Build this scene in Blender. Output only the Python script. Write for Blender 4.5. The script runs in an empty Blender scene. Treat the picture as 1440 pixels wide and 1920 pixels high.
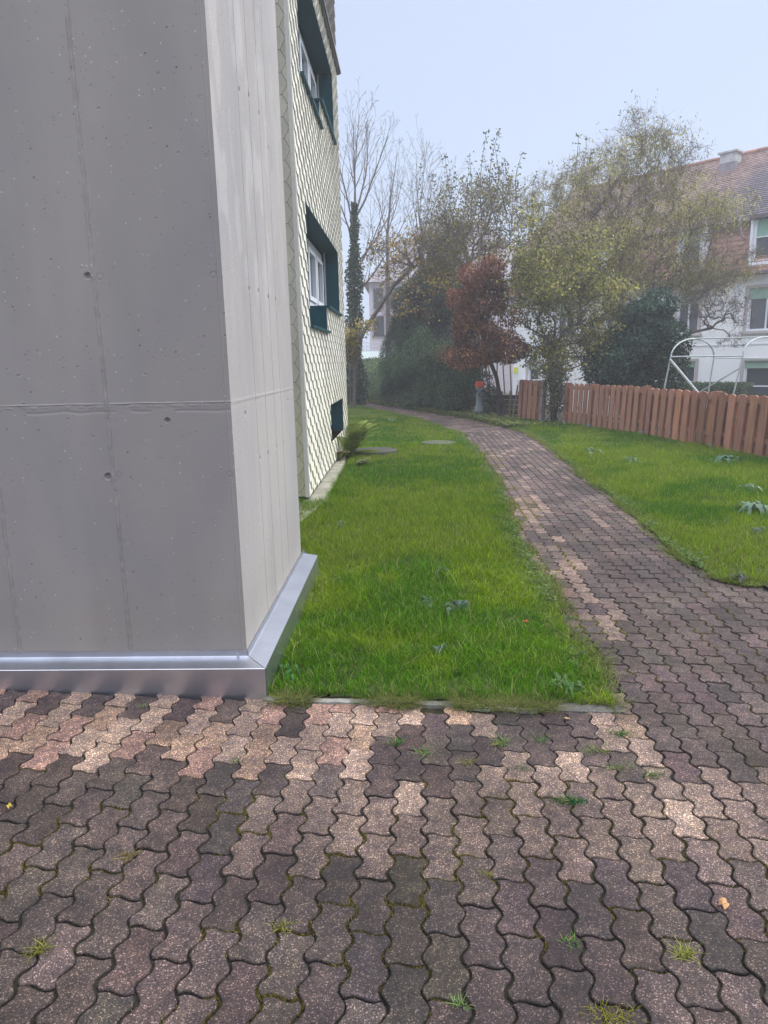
import bpy, math, random
import numpy as np
from math import radians as R_
rng = np.random.default_rng(7)
random.seed(7)
C = bpy.context.scene.collection
# ------------------------------------------------------------------ camera
F = 1335.0; CX, CY, H = 720.0, 960.0, 1.6          # focal length and centre in photo pixels, eye height
def ray(x, y): return np.array([x-CX, CY-y, -F])
_f = ray(764, 678); _f /= np.linalg.norm(_f)
_u = -ray(860, 7300.); _u -= _f*_u.dot(_f); _u /= np.linalg.norm(_u)
CM = np.array([np.cross(_f, _u), _f, _u])          # camera -> world
def w(x, y): return CM @ ray(x, y)
def gz(x, y, z=0.0):
    d = w(x, y); p = d*((z-H)/d[2]); p[2] += H; return p
def at(x, y, Y):
    d = w(x, y); p = d*(Y/d[1]); p[2] += H; return p
cam_d = bpy.data.cameras.new('camera'); cam = bpy.data.objects.new('camera', cam_d); C.objects.link(cam)
cam_d.sensor_fit = 'VERTICAL'; cam_d.sensor_height = 24.0; cam_d.lens = 24.0*F/1920
cam_d.clip_start = 0.05; cam_d.clip_end = 2000
from mathutils import Matrix, Vector
cam.matrix_world = Matrix(((*CM[0], 0), (*CM[1], 0), (*CM[2], H), (0, 0, 0, 1)))
bpy.context.scene.camera = cam
# ------------------------------------------------------------------ world and sun
SUN_EL, SUN_AZ = 42.0, 72.0                         # azimuth measured from +Y towards +X
world = bpy.data.worlds.new('World'); bpy.context.scene.world = world; world.use_nodes = True
nt = world.node_tree; nt.nodes.clear()
def N(nt, t, **k):
    n = nt.nodes.new(t)
    for a, b in k.items():
        if a == 'inp':
            for i, v in b.items(): n.inputs[i].default_value = v
        else: setattr(n, a, b)
    return n
sky = N(nt, 'ShaderNodeTexSky', sky_type='NISHITA', sun_disc=False, sun_elevation=R_(SUN_EL), sun_rotation=R_(SUN_AZ), dust_density=4.0)
bgs = N(nt, 'ShaderNodeBackground', inp={'Strength': 0.012})
nt.links.new(sky.outputs[0], bgs.inputs[0])
tc = N(nt, 'ShaderNodeTexCoord'); sp = N(nt, 'ShaderNodeSeparateXYZ'); nt.links.new(tc.outputs['Generated'], sp.inputs[0])
cr = N(nt, 'ShaderNodeValToRGB'); nt.links.new(sp.outputs['Z'], cr.inputs[0])
e = cr.color_ramp.elements
e[0].position = 0.0; e[0].color = (0.50, 0.58, 0.73, 1)
e[1].position = 1.0; e[1].color = (1.0, 1.02, 1.08, 1)
for p_, c_ in ((0.18, (0.475, 0.565, 0.74, 1)), (0.42, (0.48, 0.56, 0.74, 1)), (0.58, (0.82, 0.86, 0.97, 1))):
    q = e.new(p_); q.color = c_
bg = N(nt, 'ShaderNodeBackground', inp={'Strength': 1.0}); nt.links.new(cr.outputs[0], bg.inputs[0])
mr = N(nt, 'ShaderNodeMapRange', inp={1: 0.46, 2: 0.85, 3: 1.0, 4: 2.7}); nt.links.new(sp.outputs['Z'], mr.inputs[0]); nt.links.new(mr.outputs[0], bg.inputs[1])
ad = N(nt, 'ShaderNodeAddShader'); nt.links.new(bg.outputs[0], ad.inputs[0]); nt.links.new(bgs.outputs[0], ad.inputs[1])
wo = N(nt, 'ShaderNodeOutputWorld'); nt.links.new(ad.outputs[0], wo.inputs[0])
sun_d = bpy.data.lights.new('sun', 'SUN'); sun_d.energy = 2.4; sun_d.angle = R_(35); sun_d.color = (1.0, 0.96, 0.9)
sun = bpy.data.objects.new('sun', sun_d); C.objects.link(sun)
sun.rotation_euler = (R_(90-SUN_EL), 0, R_(180-SUN_AZ)); sun.location = (30, 10, 40)
vs = bpy.context.scene.view_settings
vs.view_transform = 'Standard'; vs.look = 'None'; vs.exposure = 0.3; vs.gamma = 1.0; vs.use_curve_mapping = False
# ------------------------------------------------------------------ helpers
def tag(o, label=None, cat=None, group=None, kind=None):
    if label: o['label'] = label
    if cat: o['category'] = cat
    if group: o['group'] = group
    if kind: o['kind'] = kind
    return o
def empty(name, loc, label, cat, group=None):
    o = bpy.data.objects.new(name, None); C.objects.link(o); o.location = loc; o.empty_display_size = 0.2
    return tag(o, label, cat, group)
class MB:
    """collects geometry in world coordinates and links it as one mesh object"""
    def __init__(s): s.V = []; s.L = []; s.T = []; s.Cc = []; s.n = 0
    def add(s, V, F, col=(1, 1, 1)):
        V = np.asarray(V, float).reshape(-1, 3); s.V.append(V)
        if isinstance(F, np.ndarray):
            s.L.append((F+s.n).ravel()); s.T.append(np.full(len(F), F.shape[1]))
        else:
            for f in F: s.L.append(np.asarray(f)+s.n); s.T.append(np.array([len(f)]))
        c = np.asarray(col, float)
        s.Cc.append(np.broadcast_to(c, (len(V), 3)) if c.ndim < 2 else c); s.n += len(V)
    def box(s, x0, x1, y0, y1, z0, z1, col=(1, 1, 1)):
        s.obox((x0, y0, z0), (x1-x0, 0, 0), (0, y1-y0, 0), (0, 0, z1-z0), col)
    def obox(s, o, a, b, c, col=(1, 1, 1)):
        o, a, b, c = [np.array(t, float) for t in (o, a, b, c)]
        if np.dot(np.cross(a, b), c) < 0: o = o+a; a = -a
        V = [o, o+a, o+a+b, o+b, o+c, o+a+c, o+a+b+c, o+b+c]
        s.add(V, np.array([[0, 3, 2, 1], [4, 5, 6, 7], [0, 1, 5, 4], [1, 2, 6, 5], [2, 3, 7, 6], [3, 0, 4, 7]]), col)
    def quad(s, a, b, c, d, col=(1, 1, 1)): s.add([a, b, c, d], np.array([[0, 1, 2, 3]]), col)
    def tubes(s, A, B, ra, rb, k=4, col=(1, 1, 1)):
        A = np.asarray(A, float).reshape(-1, 3); B = np.asarray(B, float).reshape(-1, 3); m = len(A)
        ra = np.broadcast_to(ra, (m,)); rb = np.broadcast_to(rb, (m,))
        d = B-A; d = d/np.maximum(np.linalg.norm(d, axis=1, keepdims=True), 1e-9)
        h = np.where(np.abs(d[:, 2:3]) > .9, np.array([[1., 0, 0]]), np.array([[0., 0, 1]]))
        u = np.cross(d, h); u /= np.linalg.norm(u, axis=1, keepdims=True); v = np.cross(d, u)
        t = np.arange(k)*2*np.pi/k
        ring = u[:, None, :]*np.cos(t)[None, :, None] + v[:, None, :]*np.sin(t)[None, :, None]
        P = np.concatenate([A[:, None]+ring*ra[:, None, None], B[:, None]+ring*rb[:, None, None]], 1)
        i = np.arange(k); j = (i+1) % k
        f = np.stack([i, i+k, j+k, j], 1)
        Fq = (f[None]+(np.arange(m)*2*k)[:, None, None]).reshape(-1, 4)
        c = np.asarray(col, float)
        if c.ndim == 2: c = np.repeat(c, 2*k, 0)
        s.add(P.reshape(-1, 3), Fq, c)
    def lathe(s, o, prof, k=24, col=(1, 1, 1)):
        t = np.arange(k)*2*np.pi/k; V = []
        for r, z in prof: V.append(np.stack([o[0]+r*np.cos(t), o[1]+r*np.sin(t), np.full(k, o[2]+z)], 1))
        n = len(prof); i = np.arange(k); j = (i+1) % k; Fq = []
        for a in range(n-1): Fq.append(np.stack([i+a*k, j+a*k, j+(a+1)*k, i+(a+1)*k], 1))
        s.add(np.concatenate(V), np.concatenate(Fq), col)
    def build(s, name, mat, parent=None, smooth=False):
        me = bpy.data.meshes.new(name); V = np.concatenate(s.V); L = np.concatenate(s.L).astype(np.int32); T = np.concatenate(s.T).astype(np.int32)
        org = np.zeros(3)
        if parent is not None:
            q = parent; 
            while q is not None: org += np.array(q.location); q = q.parent
        me.vertices.add(len(V)); me.vertices.foreach_set('co', (V-org).astype(np.float32).ravel())
        me.loops.add(len(L)); me.loops.foreach_set('vertex_index', L)
        me.polygons.add(len(T)); st = np.concatenate([[0], np.cumsum(T)[:-1]]).astype(np.int32)
        me.polygons.foreach_set('loop_start', st)
        me.polygons.foreach_set('use_smooth', np.full(len(T), bool(smooth)))
        me.update(calc_edges=True)
        at_ = me.color_attributes.new('Col', 'FLOAT_COLOR', 'POINT')
        cc = np.ones((len(V), 4), np.float32); cc[:, :3] = np.concatenate(s.Cc); at_.data.foreach_set('color', cc.ravel())
        me.materials.append(mat)
        o = bpy.data.objects.new(name, me); C.objects.link(o)
        if parent is not None: o.parent = parent
        return o
_tab = np.random.default_rng(3).random((512, 512))
def vn(x, y, sc, seed=0):
    x = np.asarray(x)*sc+seed*17.3+200; y = np.asarray(y)*sc+seed*7.7+200
    i = np.floor(x).astype(int); j = np.floor(y).astype(int); a = x-i; b = y-j
    a = a*a*(3-2*a); b = b*b*(3-2*b); t = lambda p, q: _tab[p % 512, q % 512]
    return (t(i, j)*(1-a)+t(i+1, j)*a)*(1-b)+(t(i, j+1)*(1-a)+t(i+1, j+1)*a)*b
def fbm(x, y, sc, o=4, seed=0):
    r = 0; a = .5
    for k in range(o): r = r+a*vn(x, y, sc*2**k, seed+k); a /= 2
    return r/(1-.5**o)
def ss(a, b, x): t = np.clip((np.asarray(x, float)-a)/(b-a), 0, 1); return t*t*(3-2*t)
# ------------------------------------------------------------------ materials
def mat(name, base=(1, 1, 1), rough=.8, vary=.15, vscale=6., fine=0., fscale=200., bump=0., bscale=80., metal=0., spec=.3, col=True,
        stretch=(1, 1, 1), tint=None, translucent=0., bdist=.002):
    m = bpy.data.materials.new(name); m.use_nodes = True; t = m.node_tree; t.nodes.clear(); k = t.links.new
    out = N(t, 'ShaderNodeOutputMaterial'); p = N(t, 'ShaderNodeBsdfPrincipled', inp={'Roughness': rough, 'Metallic': metal, 'Specular IOR Level': spec})
    tcn = N(t, 'ShaderNodeTexCoord'); mp = N(t, 'ShaderNodeMapping'); mp.inputs['Scale'].default_value = stretch
    k(tcn.outputs['Object'], mp.inputs[0]); cur = None
    rgb = N(t, 'ShaderNodeRGB'); rgb.outputs[0].default_value = (*base, 1); cur = rgb.outputs[0]
    def mul(a, b):
        mx = N(t, 'ShaderNodeMix', data_type='RGBA', blend_type='MULTIPLY'); mx.inputs['Factor'].default_value = 1
        k(a, mx.inputs[6]); k(b, mx.inputs[7]); return mx.outputs[2]
    if col:
        at_ = N(t, 'ShaderNodeAttribute', attribute_name='Col'); cur = mul(cur, at_.outputs['Color'])
    if vary:
        nz = N(t, 'ShaderNodeTexNoise', inp={'Scale': vscale, 'Detail': 6.0, 'Roughness': .6}); k(mp.outputs[0], nz.inputs['Vector'])
        rp = N(t, 'ShaderNodeValToRGB'); a = rp.color_ramp.elements; a[0].position = .3; a[1].position = .7
        lo = tint or (1, 1, 1)
        a[0].color = tuple((1-vary)*c for c in lo)+(1,); a[1].color = (1+vary,)*3+(1,)
        k(nz.outputs[0], rp.inputs[0]); cur = mul(cur, rp.outputs[0])
    if fine:
        nz = N(t, 'ShaderNodeTexNoise', inp={'Scale': fscale, 'Detail': 2.0}); k(mp.outputs[0], nz.inputs['Vector'])
        rp = N(t, 'ShaderNodeValToRGB'); a = rp.color_ramp.elements; a[0].position = .35; a[1].position = .65
        a[0].color = (1-fine,)*3+(1,); a[1].color = (1+fine,)*3+(1,)
        k(nz.outputs[0], rp.inputs[0]); cur = mul(cur, rp.outputs[0])
    k(cur, p.inputs['Base Color'])
    if bump:
        nz = N(t, 'ShaderNodeTexNoise', inp={'Scale': bscale, 'Detail': 4.0}); k(mp.outputs[0], nz.inputs['Vector'])
        bp = N(t, 'ShaderNodeBump', inp={'Strength': bump, 'Distance': bdist}); k(nz.outputs[0], bp.inputs['Height']); k(bp.outputs[0], p.inputs['Normal'])
    if translucent:
        tr = N(t, 'ShaderNodeBsdfTranslucent'); k(cur, tr.inputs[0]); mx = N(t, 'ShaderNodeMixShader'); mx.inputs[0].default_value = translucent
        k(p.outputs[0], mx.inputs[1]); k(tr.outputs[0], mx.inputs[2]); k(mx.outputs[0], out.inputs[0])
    else: k(p.outputs[0], out.inputs[0])
    m['p'] = 1
    return m
M = {}
M['bark'] = mat('bark', (1, 1, 1), .95, .25, 8, bump=.4, bscale=30)
M['leaf'] = mat('leaf', (1, 1, 1), .6, .2, 1.5, spec=.25, translucent=.3)
M['grass'] = mat('grass_blades', (1, 1, 1), .75, .0, spec=.02, translucent=.35)
M['soil'] = mat('lawn_soil', (.045, .05, .02), .95, .3, 4, fine=.3, fscale=120, bump=.5, bscale=60)
M['ground'] = mat('ground', (.09, .085, .055), .95, .3, .5, fine=.2, fscale=30)
M['metal'] = mat('galvanised_metal', (.54, .56, .62), .36, .10, 5, metal=1., spec=.5, bump=.02, bscale=4)
M['steel'] = mat('steel_tube', (.42, .45, .46), .45, .1, 8, metal=.6)
M['teal'] = mat('teal_panel', (.003, .055, .072), .55, .08, 3, spec=.18)
M['frame'] = mat('white_window_frame', (.72, .75, .8), .4, .04, 4, spec=.4)
M['wood'] = mat('stained_wood', (1, 1, 1), .65, .28, 6, fine=.12, fscale=40, stretch=(4, 4, .35), bump=.3, bscale=14)
M['render'] = mat('white_render', (.90, .91, .93), .9, .06, .8, fine=.03, fscale=60)
M['paint'] = mat('plain_paint', (1, 1, 1), .7, .08, 3)
M['tile'] = mat('fibre_cement_tile', (1, 1, 1), .75, .10, 2.2, fine=.05, fscale=60, stretch=(1, 1, .4))
M['concrete_small'] = mat('weathered_concrete', (1, 1, 1), .95, .25, 5, fine=.25, fscale=110, bump=.6, bscale=90)
def glass_mat():
    m = bpy.data.materials.new('window_glass'); m.use_nodes = True; p = m.node_tree.nodes['Principled BSDF']
    p.inputs['Base Color'].default_value = (.05, .06, .075, 1); p.inputs['Roughness'].default_value = .08; p.inputs['Specular IOR Level'].default_value = .7
    return m
M['glass'] = glass_mat()
# concrete: cloudy formwork mottling, small bubbles, pale flecks
def concrete_mat():
    m = mat('formed_concrete', (1, 1, 1), .78, .0, spec=.25); t = m.node_tree; k = t.links.new
    p = [n for n in t.nodes if n.type == 'BSDF_PRINCIPLED'][0]; src = p.inputs['Base Color'].links[0].from_socket
    tcn = N(t, 'ShaderNodeTexCoord')
    def mulramp(src, vec_scale, scale, det, lo, hi, p0=.3, p1=.7, rot=None):
        mp = N(t, 'ShaderNodeMapping'); mp.inputs['Scale'].default_value = vec_scale; k(tcn.outputs['Object'], mp.inputs[0])
        nz = N(t, 'ShaderNodeTexNoise', inp={'Scale': scale, 'Detail': det, 'Roughness': .55, 'Distortion': .3}); k(mp.outputs[0], nz.inputs['Vector'])
        rp = N(t, 'ShaderNodeValToRGB'); a = rp.color_ramp.elements; a[0].position = p0; a[1].position = p1; a[0].color = (*lo, 1); a[1].color = (*hi, 1)
        k(nz.outputs[0], rp.inputs[0]); mx = N(t, 'ShaderNodeMix', data_type='RGBA', blend_type='MULTIPLY'); mx.inputs['Factor'].default_value = 1
        k(src, mx.inputs[6]); k(rp.outputs[0], mx.inputs[7]); return mx.outputs[2]
    c = mulramp(src, (1, 1, .5), 1.3, 4, (.875, .885, .92), (1.07, 1.055, 1.03))
    c = mulramp(c, (1, 1, .3), 9, 4, (.985, .985, .987), (1.012, 1.012, 1.01))
    c = mulramp(c, (1, 1, 1), 300, 2, (.95, .95, .95), (1.05, 1.05, 1.05))
    # sparse dark bubbles and pale flecks
    bump_in = None
    for sc, thr, colr, st in ((30, .06, (.42, .41, .43), .5), (46, .085, (1.6, 1.6, 1.6), .5), (80, .10, (.55, .55, .56), .55)):
        vo = N(t, 'ShaderNodeTexVoronoi', feature='F1', inp={'Scale': sc}); k(tcn.outputs['Object'], vo.inputs['Vector'])
        sepc = N(t, 'ShaderNodeSeparateColor'); k(vo.outputs['Color'], sepc.inputs[0])
        a1 = N(t, 'ShaderNodeMath', operation='LESS_THAN'); k(vo.outputs['Distance'], a1.inputs[0]); 
        a3 = N(t, 'ShaderNodeMath', operation='MULTIPLY'); k(sepc.outputs[1], a3.inputs[0]); a3.inputs[1].default_value = thr*2.2; k(a3.outputs[0], a1.inputs[1])
        a2 = N(t, 'ShaderNodeMath', operation='GREATER_THAN'); k(sepc.outputs[0], a2.inputs[0]); a2.inputs[1].default_value = st+.32
        am = N(t, 'ShaderNodeMath', operation='MULTIPLY'); k(a1.outputs[0], am.inputs[0]); k(a2.outputs[0], am.inputs[1])
        mx = N(t, 'ShaderNodeMix', data_type='RGBA', blend_type='MULTIPLY'); k(am.outputs[0], mx.inputs['Factor']); k(c, mx.inputs[6]); mx.inputs[7].default_value = (*colr, 1); c = mx.outputs[2]
    k(c, p.inputs['Base Color'])
    nz = N(t, 'ShaderNodeTexNoise', inp={'Scale': 9., 'Detail': 5.}); k(tcn.outputs['Object'], nz.inputs['Vector'])
    bp = N(t, 'ShaderNodeBump', inp={'Strength': .25, 'Distance': .004}); k(nz.outputs[0], bp.inputs['Height']); k(bp.outputs[0], p.inputs['Normal'])
    return m
M['concrete'] = concrete_mat()
def paver_mat():
    m = mat('paver_aggregate', (1, 1, 1), .82, .22, 9, spec=.35); t = m.node_tree; k = t.links.new
    p = [n for n in t.nodes if n.type == 'BSDF_PRINCIPLED'][0]; c = p.inputs['Base Color'].links[0].from_socket
    tcn = N(t, 'ShaderNodeTexCoord')
    vo = N(t, 'ShaderNodeTexVoronoi', feature='F1', inp={'Scale': 330.}); k(tcn.outputs['Object'], vo.inputs['Vector'])
    sc = N(t, 'ShaderNodeSeparateColor'); k(vo.outputs['Color'], sc.inputs[0])
    rp = N(t, 'ShaderNodeValToRGB'); rp.color_ramp.interpolation = 'CONSTANT'; a = rp.color_ramp.elements
    a[0].position = 0; a[0].color = (.5, .49, .51, 1); a[1].position = .25; a[1].color = (.76, .75, .76, 1)
    for q, v in ((.5, (1.0, .98, .97)), (.74, (1.35, 1.28, 1.26)), (.87, (2.1, 2.0, 1.95)), (.945, (4.2, 4.0, 3.9))):
        z = a.new(q); z.color = (*v, 1)
    k(sc.outputs[0], rp.inputs[0])
    mx = N(t, 'ShaderNodeMix', data_type='RGBA', blend_type='MULTIPLY'); mx.inputs['Factor'].default_value = 1; k(c, mx.inputs[6]); k(rp.outputs[0], mx.inputs[7]); c = mx.outputs[2]
    # damp dark staining in large soft patches
    nz = N(t, 'ShaderNodeTexNoise', inp={'Scale': 1.6, 'Detail': 5., 'Roughness': .6}); k(tcn.outputs['Object'], nz.inputs['Vector'])
    r2 = N(t, 'ShaderNodeValToRGB'); a = r2.color_ramp.elements; a[0].position = .40; a[0].color = (.56, .53, .55, 1); a[1].position = .6; a[1].color = (1.12, 1.08, 1.05, 1)
    k(nz.outputs[0], r2.inputs[0]); mx = N(t, 'ShaderNodeMix', data_type='RGBA', blend_type='MULTIPLY'); mx.inputs['Factor'].default_value = 1; k(c, mx.inputs[6]); k(r2.outputs[0], mx.inputs[7]); c = mx.outputs[2]
    nz = N(t, 'ShaderNodeTexNoise', inp={'Scale': 22., 'Detail': 3.}); k(tcn.outputs['Object'], nz.inputs['Vector'])
    r2 = N(t, 'ShaderNodeValToRGB'); a = r2.color_ramp.elements; a[0].position = .38; a[0].color = (.80, .77, .80, 1); a[1].position = .62; a[1].color = (1.22, 1.16, 1.05, 1)
    k(nz.outputs[0], r2.inputs[0]); mx = N(t, 'ShaderNodeMix', data_type='RGBA', blend_type='MULTIPLY'); mx.inputs['Factor'].default_value = 1; k(c, mx.inputs[6]); k(r2.outputs[0], mx.inputs[7]); c = mx.outputs[2]
    k(c, p.inputs['Base Color'])
    bp = N(t, 'ShaderNodeBump', inp={'Strength': .7, 'Distance': .0018}); k(sc.outputs[1], bp.inputs['Height']); k(bp.outputs[0], p.inputs['Normal'])
    return m
M['paver'] = paver_mat()
# ------------------------------------------------------------------ terrain
FX = np.array([2.2, 2.97, 3.42, 3.86, 4.854, 5.258, 5.60, 6.3]); FY = np.array([22.5, 19.8, 18.35, 17.9, 14.85, 12.42, 10.8, 7.2])
def fence_x(y): return np.interp(-np.asarray(y, float), -FY, FX)
def gh(x, y):
    x = np.asarray(x, float); y = np.asarray(y, float)
    a = .045*np.clip(-.72-x, 0, 3)*(1-ss(3.6, 4.5, y))
    d = x-np.maximum(fence_x(y), 2.6)
    b = -1.2*ss(1.2, 7.5, d)*(1-ss(26, 40, y)*.0)
    return a+b
def sheet(name, xs, ys, z, m, kind='structure', keep=None, label=None):
    X, Y = np.meshgrid(xs, ys, indexing='ij'); Z = gh(X, Y)+z
    V = np.stack([X, Y, Z], -1).reshape(-1, 3); a, b = X.shape
    I = (np.arange(a-1)[:, None]*b+np.arange(b-1)[None]).ravel(); Fq = np.stack([I, I+b, I+b+1, I+1], 1)
    mb = MB(); mb.add(V, Fq); o = mb.build(name, m); tag(o, label, None, None, kind); return o
xs = np.concatenate([np.linspace(-80, -6, 12), np.arange(-5, 16, .5), np.linspace(17, 80, 14)])
ys = np.concatenate([np.linspace(-40, -2, 8), np.arange(-1, 30, .5), np.linspace(31, 80, 14)])
sheet('ground', xs, ys, -.045, M['ground'])
# path outline (left and right kerb lines)
PLx = np.array([.929, .941, .937, .948, .983, 1.146, 1.221, 1.15, .498, -1.246, -2.35, -6.0]); PLy = np.array([3.02, 3.62, 4.37, 5.32, 6.54, 8.78, 11.77, 15.75, 19.47, 25.7, 28.7, 36.5])
PRx = np.array([2.449, 2.231, 2.229, 2.398, 2.448, 2.631, 2.634, 2.262, 1.707, .26, -1.372, -5.2]); PRy = np.array([4.749, 5.0, 6.075, 8.32, 10.437, 13.92, 15.82, 17.48, 20.1, 23.85, 28.39, 38.0])
def plx(y): return np.interp(y, PLy, PLx)
def prx(y): return np.interp(y, PRy, PRx)
def on_pave(x, y, m=0.0):
    x = np.asarray(x); y = np.asarray(y)
    main = (y < 3.17-.10*(x+.7)/1.63-m) | ((y < 4.72-.05*(x-2.4)) & (x > plx(y)))
    path = (y >= 3) & (x > plx(y)+m) & (x < prx(y)-m) & (y < 37)
    rt = (y < 4.75) & (x > 2.3)
    return main | path | rt
def inside_build(x, y): return ((x < -.73) & (y > 3.22) & (y < 5.3)) | ((x < -1.2) & (y > 5.2) & (y < 13.97))
# joint bed
bedx = np.arange(-4, 5.2, .05); bedy = np.arange(0, 5.2, .05)
bed = mat('joint_bed', (.018, .015, .013), .95, .35, 14, fine=.3, fscale=200, bump=.6, bscale=120, bdist=.004)
def bed_sheet():
    mb = MB()
    X, Y = np.meshgrid(np.arange(-4, 5.21, .06), np.arange(0, 5.21, .06), indexing='ij'); Z = gh(X, Y)-.010
    mo = fbm(X, Y, 1.3, 3, 5); c = np.where(ss(.5, .62, mo)[..., None] > 0, np.array([1.15, 1.25, .6])*ss(.5, .62, mo)[..., None]+(1-ss(.5, .62, mo)[..., None]), 1.)
    a, b = X.shape; I = (np.arange(a-1)[:, None]*b+np.arange(b-1)[None]).ravel(); Fq = np.stack([I, I+b, I+b+1, I+1], 1)
    V = np.stack([X, Y, Z], -1).reshape(-1, 3); cen = V[Fq].mean(1); Fq = Fq[~inside_build(cen[:, 0]+.05, cen[:, 1]-.05)]
    mb.add(V, Fq, c.reshape(-1, 3))
    t = np.linspace(5.22, 36.5, 120); l = np.stack([plx(t)-.08, t, np.full_like(t, -.0075)], 1); r = np.stack([prx(t)+.08, t, np.full_like(t, -.0075)], 1)
    n = len(t); i = np.arange(n-1); mb.add(np.concatenate([l, r]), np.stack([i, i+n, i+n+1, i+1], 1))
    o = mb.build('path_bed', bed); tag(o, kind='structure')
bed_sheet()
# ------------------------------------------------------------------ interlocking pavers
W_, L_ = .108, .218
def outline(g, n):
    A = .0112; wv = lambda y: -A*np.clip(1.8*np.sin(4*np.pi*y/L_), -1, 1); en = lambda x: .0075*np.sin(2*np.pi*x/W_)
    nl = n; ne = max(4, n//2); pts = []
    for t in np.linspace(0, 1, ne, endpoint=False): x = g+(W_-2*g)*t; pts.append((x, en(x)+g))
    for t in np.linspace(0, 1, nl, endpoint=False): y = g-.0+(L_-2*g)*t; pts.append((W_-g+wv(y), y))
    for t in np.linspace(0, 1, ne, endpoint=False): x = W_-g-(W_-2*g)*t; pts.append((x, L_+en(x)-g))
    for t in np.linspace(0, 1, nl, endpoint=False): y = L_-g-(L_-2*g)*t; pts.append((g+wv(y), y))
    return np.array(pts)-[W_/2, L_/2]
def paver_block(mb, cx, cy, ang, cols, g, n, bev=.0035):
    """many stones sharing one outline; cx, cy stone centres"""
    O = outline(g, n); k = len(O); m = len(cx)
    nrm = np.roll(O, -1, 0)-np.roll(O, 1, 0); nrm = np.stack([nrm[:, 1], -nrm[:, 0]], 1); nrm /= np.linalg.norm(nrm, axis=1, keepdims=True)
    rings = [(O, -.03), (O, -bev), (O-nrm*bev*.45, -bev*.3), (O-nrm*bev*1.3, 0.)]
    c, s = np.cos(ang), np.sin(ang); V = []; CC = []
    tilt = rng.normal(0, .006, (m, 2)); dz = rng.normal(0, .0012, m); jit = rng.normal(0, .02, m)
    wob = rng.normal(0, .0007, (m, k, 2)); wob = (wob+np.roll(wob, 1, 1)+np.roll(wob, -1, 1))*.7
    cj, sj = np.cos(jit)*c-np.sin(jit)*s, np.sin(jit)*c+np.cos(jit)*s
    for q, (P, z) in enumerate(rings):
        P2 = P[None]+wob*(1 if q else .5)
        x = cx[:, None]+P2[..., 0]*cj[:, None]-P2[..., 1]*sj[:, None]; y = cy[:, None]+P2[..., 0]*sj[:, None]+P2[..., 1]*cj[:, None]
        zz = z+dz[:, None]+P2[..., 0]*tilt[:, :1]+P2[..., 1]*tilt[:, 1:]+gh(x, y)
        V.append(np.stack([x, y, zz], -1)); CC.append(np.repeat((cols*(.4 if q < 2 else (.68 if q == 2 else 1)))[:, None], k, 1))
    V = np.stack(V, 1).reshape(m, 4*k, 3); CC = np.stack(CC, 1).reshape(m, 4*k, 3)
    i = np.arange(k); j = (i+1) % k
    side = np.concatenate([np.stack([i+a*k, j+a*k, j+(a+1)*k, i+(a+1)*k], 1) for a in range(3)])
    off = (np.arange(m)*4*k)
    mb.add(V.reshape(-1, 3), (side[None]+off[:, None, None]).reshape(-1, 4), CC.reshape(-1, 3))
    top = (np.arange(3*k, 4*k)[None]+off[:, None])
    # the top faces reuse the vertices just added
    mb.L.append((top+mb.n-m*4*k).ravel()); mb.T.append(np.full(m, k))
DARK = np.array([.044, .0348, .0338]); PALE = np.array([.265, .208, .172]); MID = np.array([.24, .185, .17])
def stone_cols(x, y):
    m = len(x); base = DARK*(1+rng.normal(0, .13, (m, 1)))+rng.normal(0, .0014, (m, 3))
    r = rng.random(m); t = np.zeros(m)
    hl = ss(-.25, -.05, .55*(fbm(x, y, 1.1, 3, 2)-.62)+.0)                       # broad lighter areas
    base = base*(1+.45*hl[:, None])
    lower = 2.60+.10*(vn(x, y*0, 2.1, 4)-.5)                                      # pale band beside the building
    band = (y > lower) & (y < 3.4) & (x < -.12)
    t = np.where(band, .72+.25*r, t)
    t = np.where((y > 3.0+.02*x*0) & (y < 3.5) & (x < -.66) & (np.round(x/W_).astype(int) % 2 == 0), .0, t)
    mid = (y > 2.2) & (y < 3.3) & (x >= -.12) & (x < 1.0)
    t = np.where((y > 2.02) & (y < 2.5) & (x > -.6), .14+.16*r, t)
    pr = .22+.25*(x > .45)
    t = np.where(mid & (r < pr), .45+.8*r, t)
    t = np.where((y > 2.95) & (y < 3.2) & (x > -.75) & (x < .9), np.where(r < .72, .9, 0), t)
    pl = (y > 3.9) & (y < 8.5) & (x < 1.3+.05*(y-4)) & (x > .8); t = np.where(pl & (r < .6), .28+.55*r, t)
    pb = (x > 1.0) & (y > 2.05) & (y < 2.55) & (x > 1.05); t = np.where(pb & (r < .7), .3+.3*r, t)
    far = y > 6; t = np.where(far & (r < .12), .3, t); t = np.clip(t, 0, 1)
    c = base*(1-t[:, None])+PALE*(1+rng.normal(0, .09, (m, 1)))*t[:, None]
    q = rng.random(m); pk = (t > .6) & (q < .22); c[pk] = c[pk]*np.array([1.02, .88, .90])
    ye = (t > .6) & (q > .8); c[ye] = c[ye]*np.array([1.04, .98, .89])
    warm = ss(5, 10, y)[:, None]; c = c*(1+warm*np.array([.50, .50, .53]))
    return c
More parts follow.
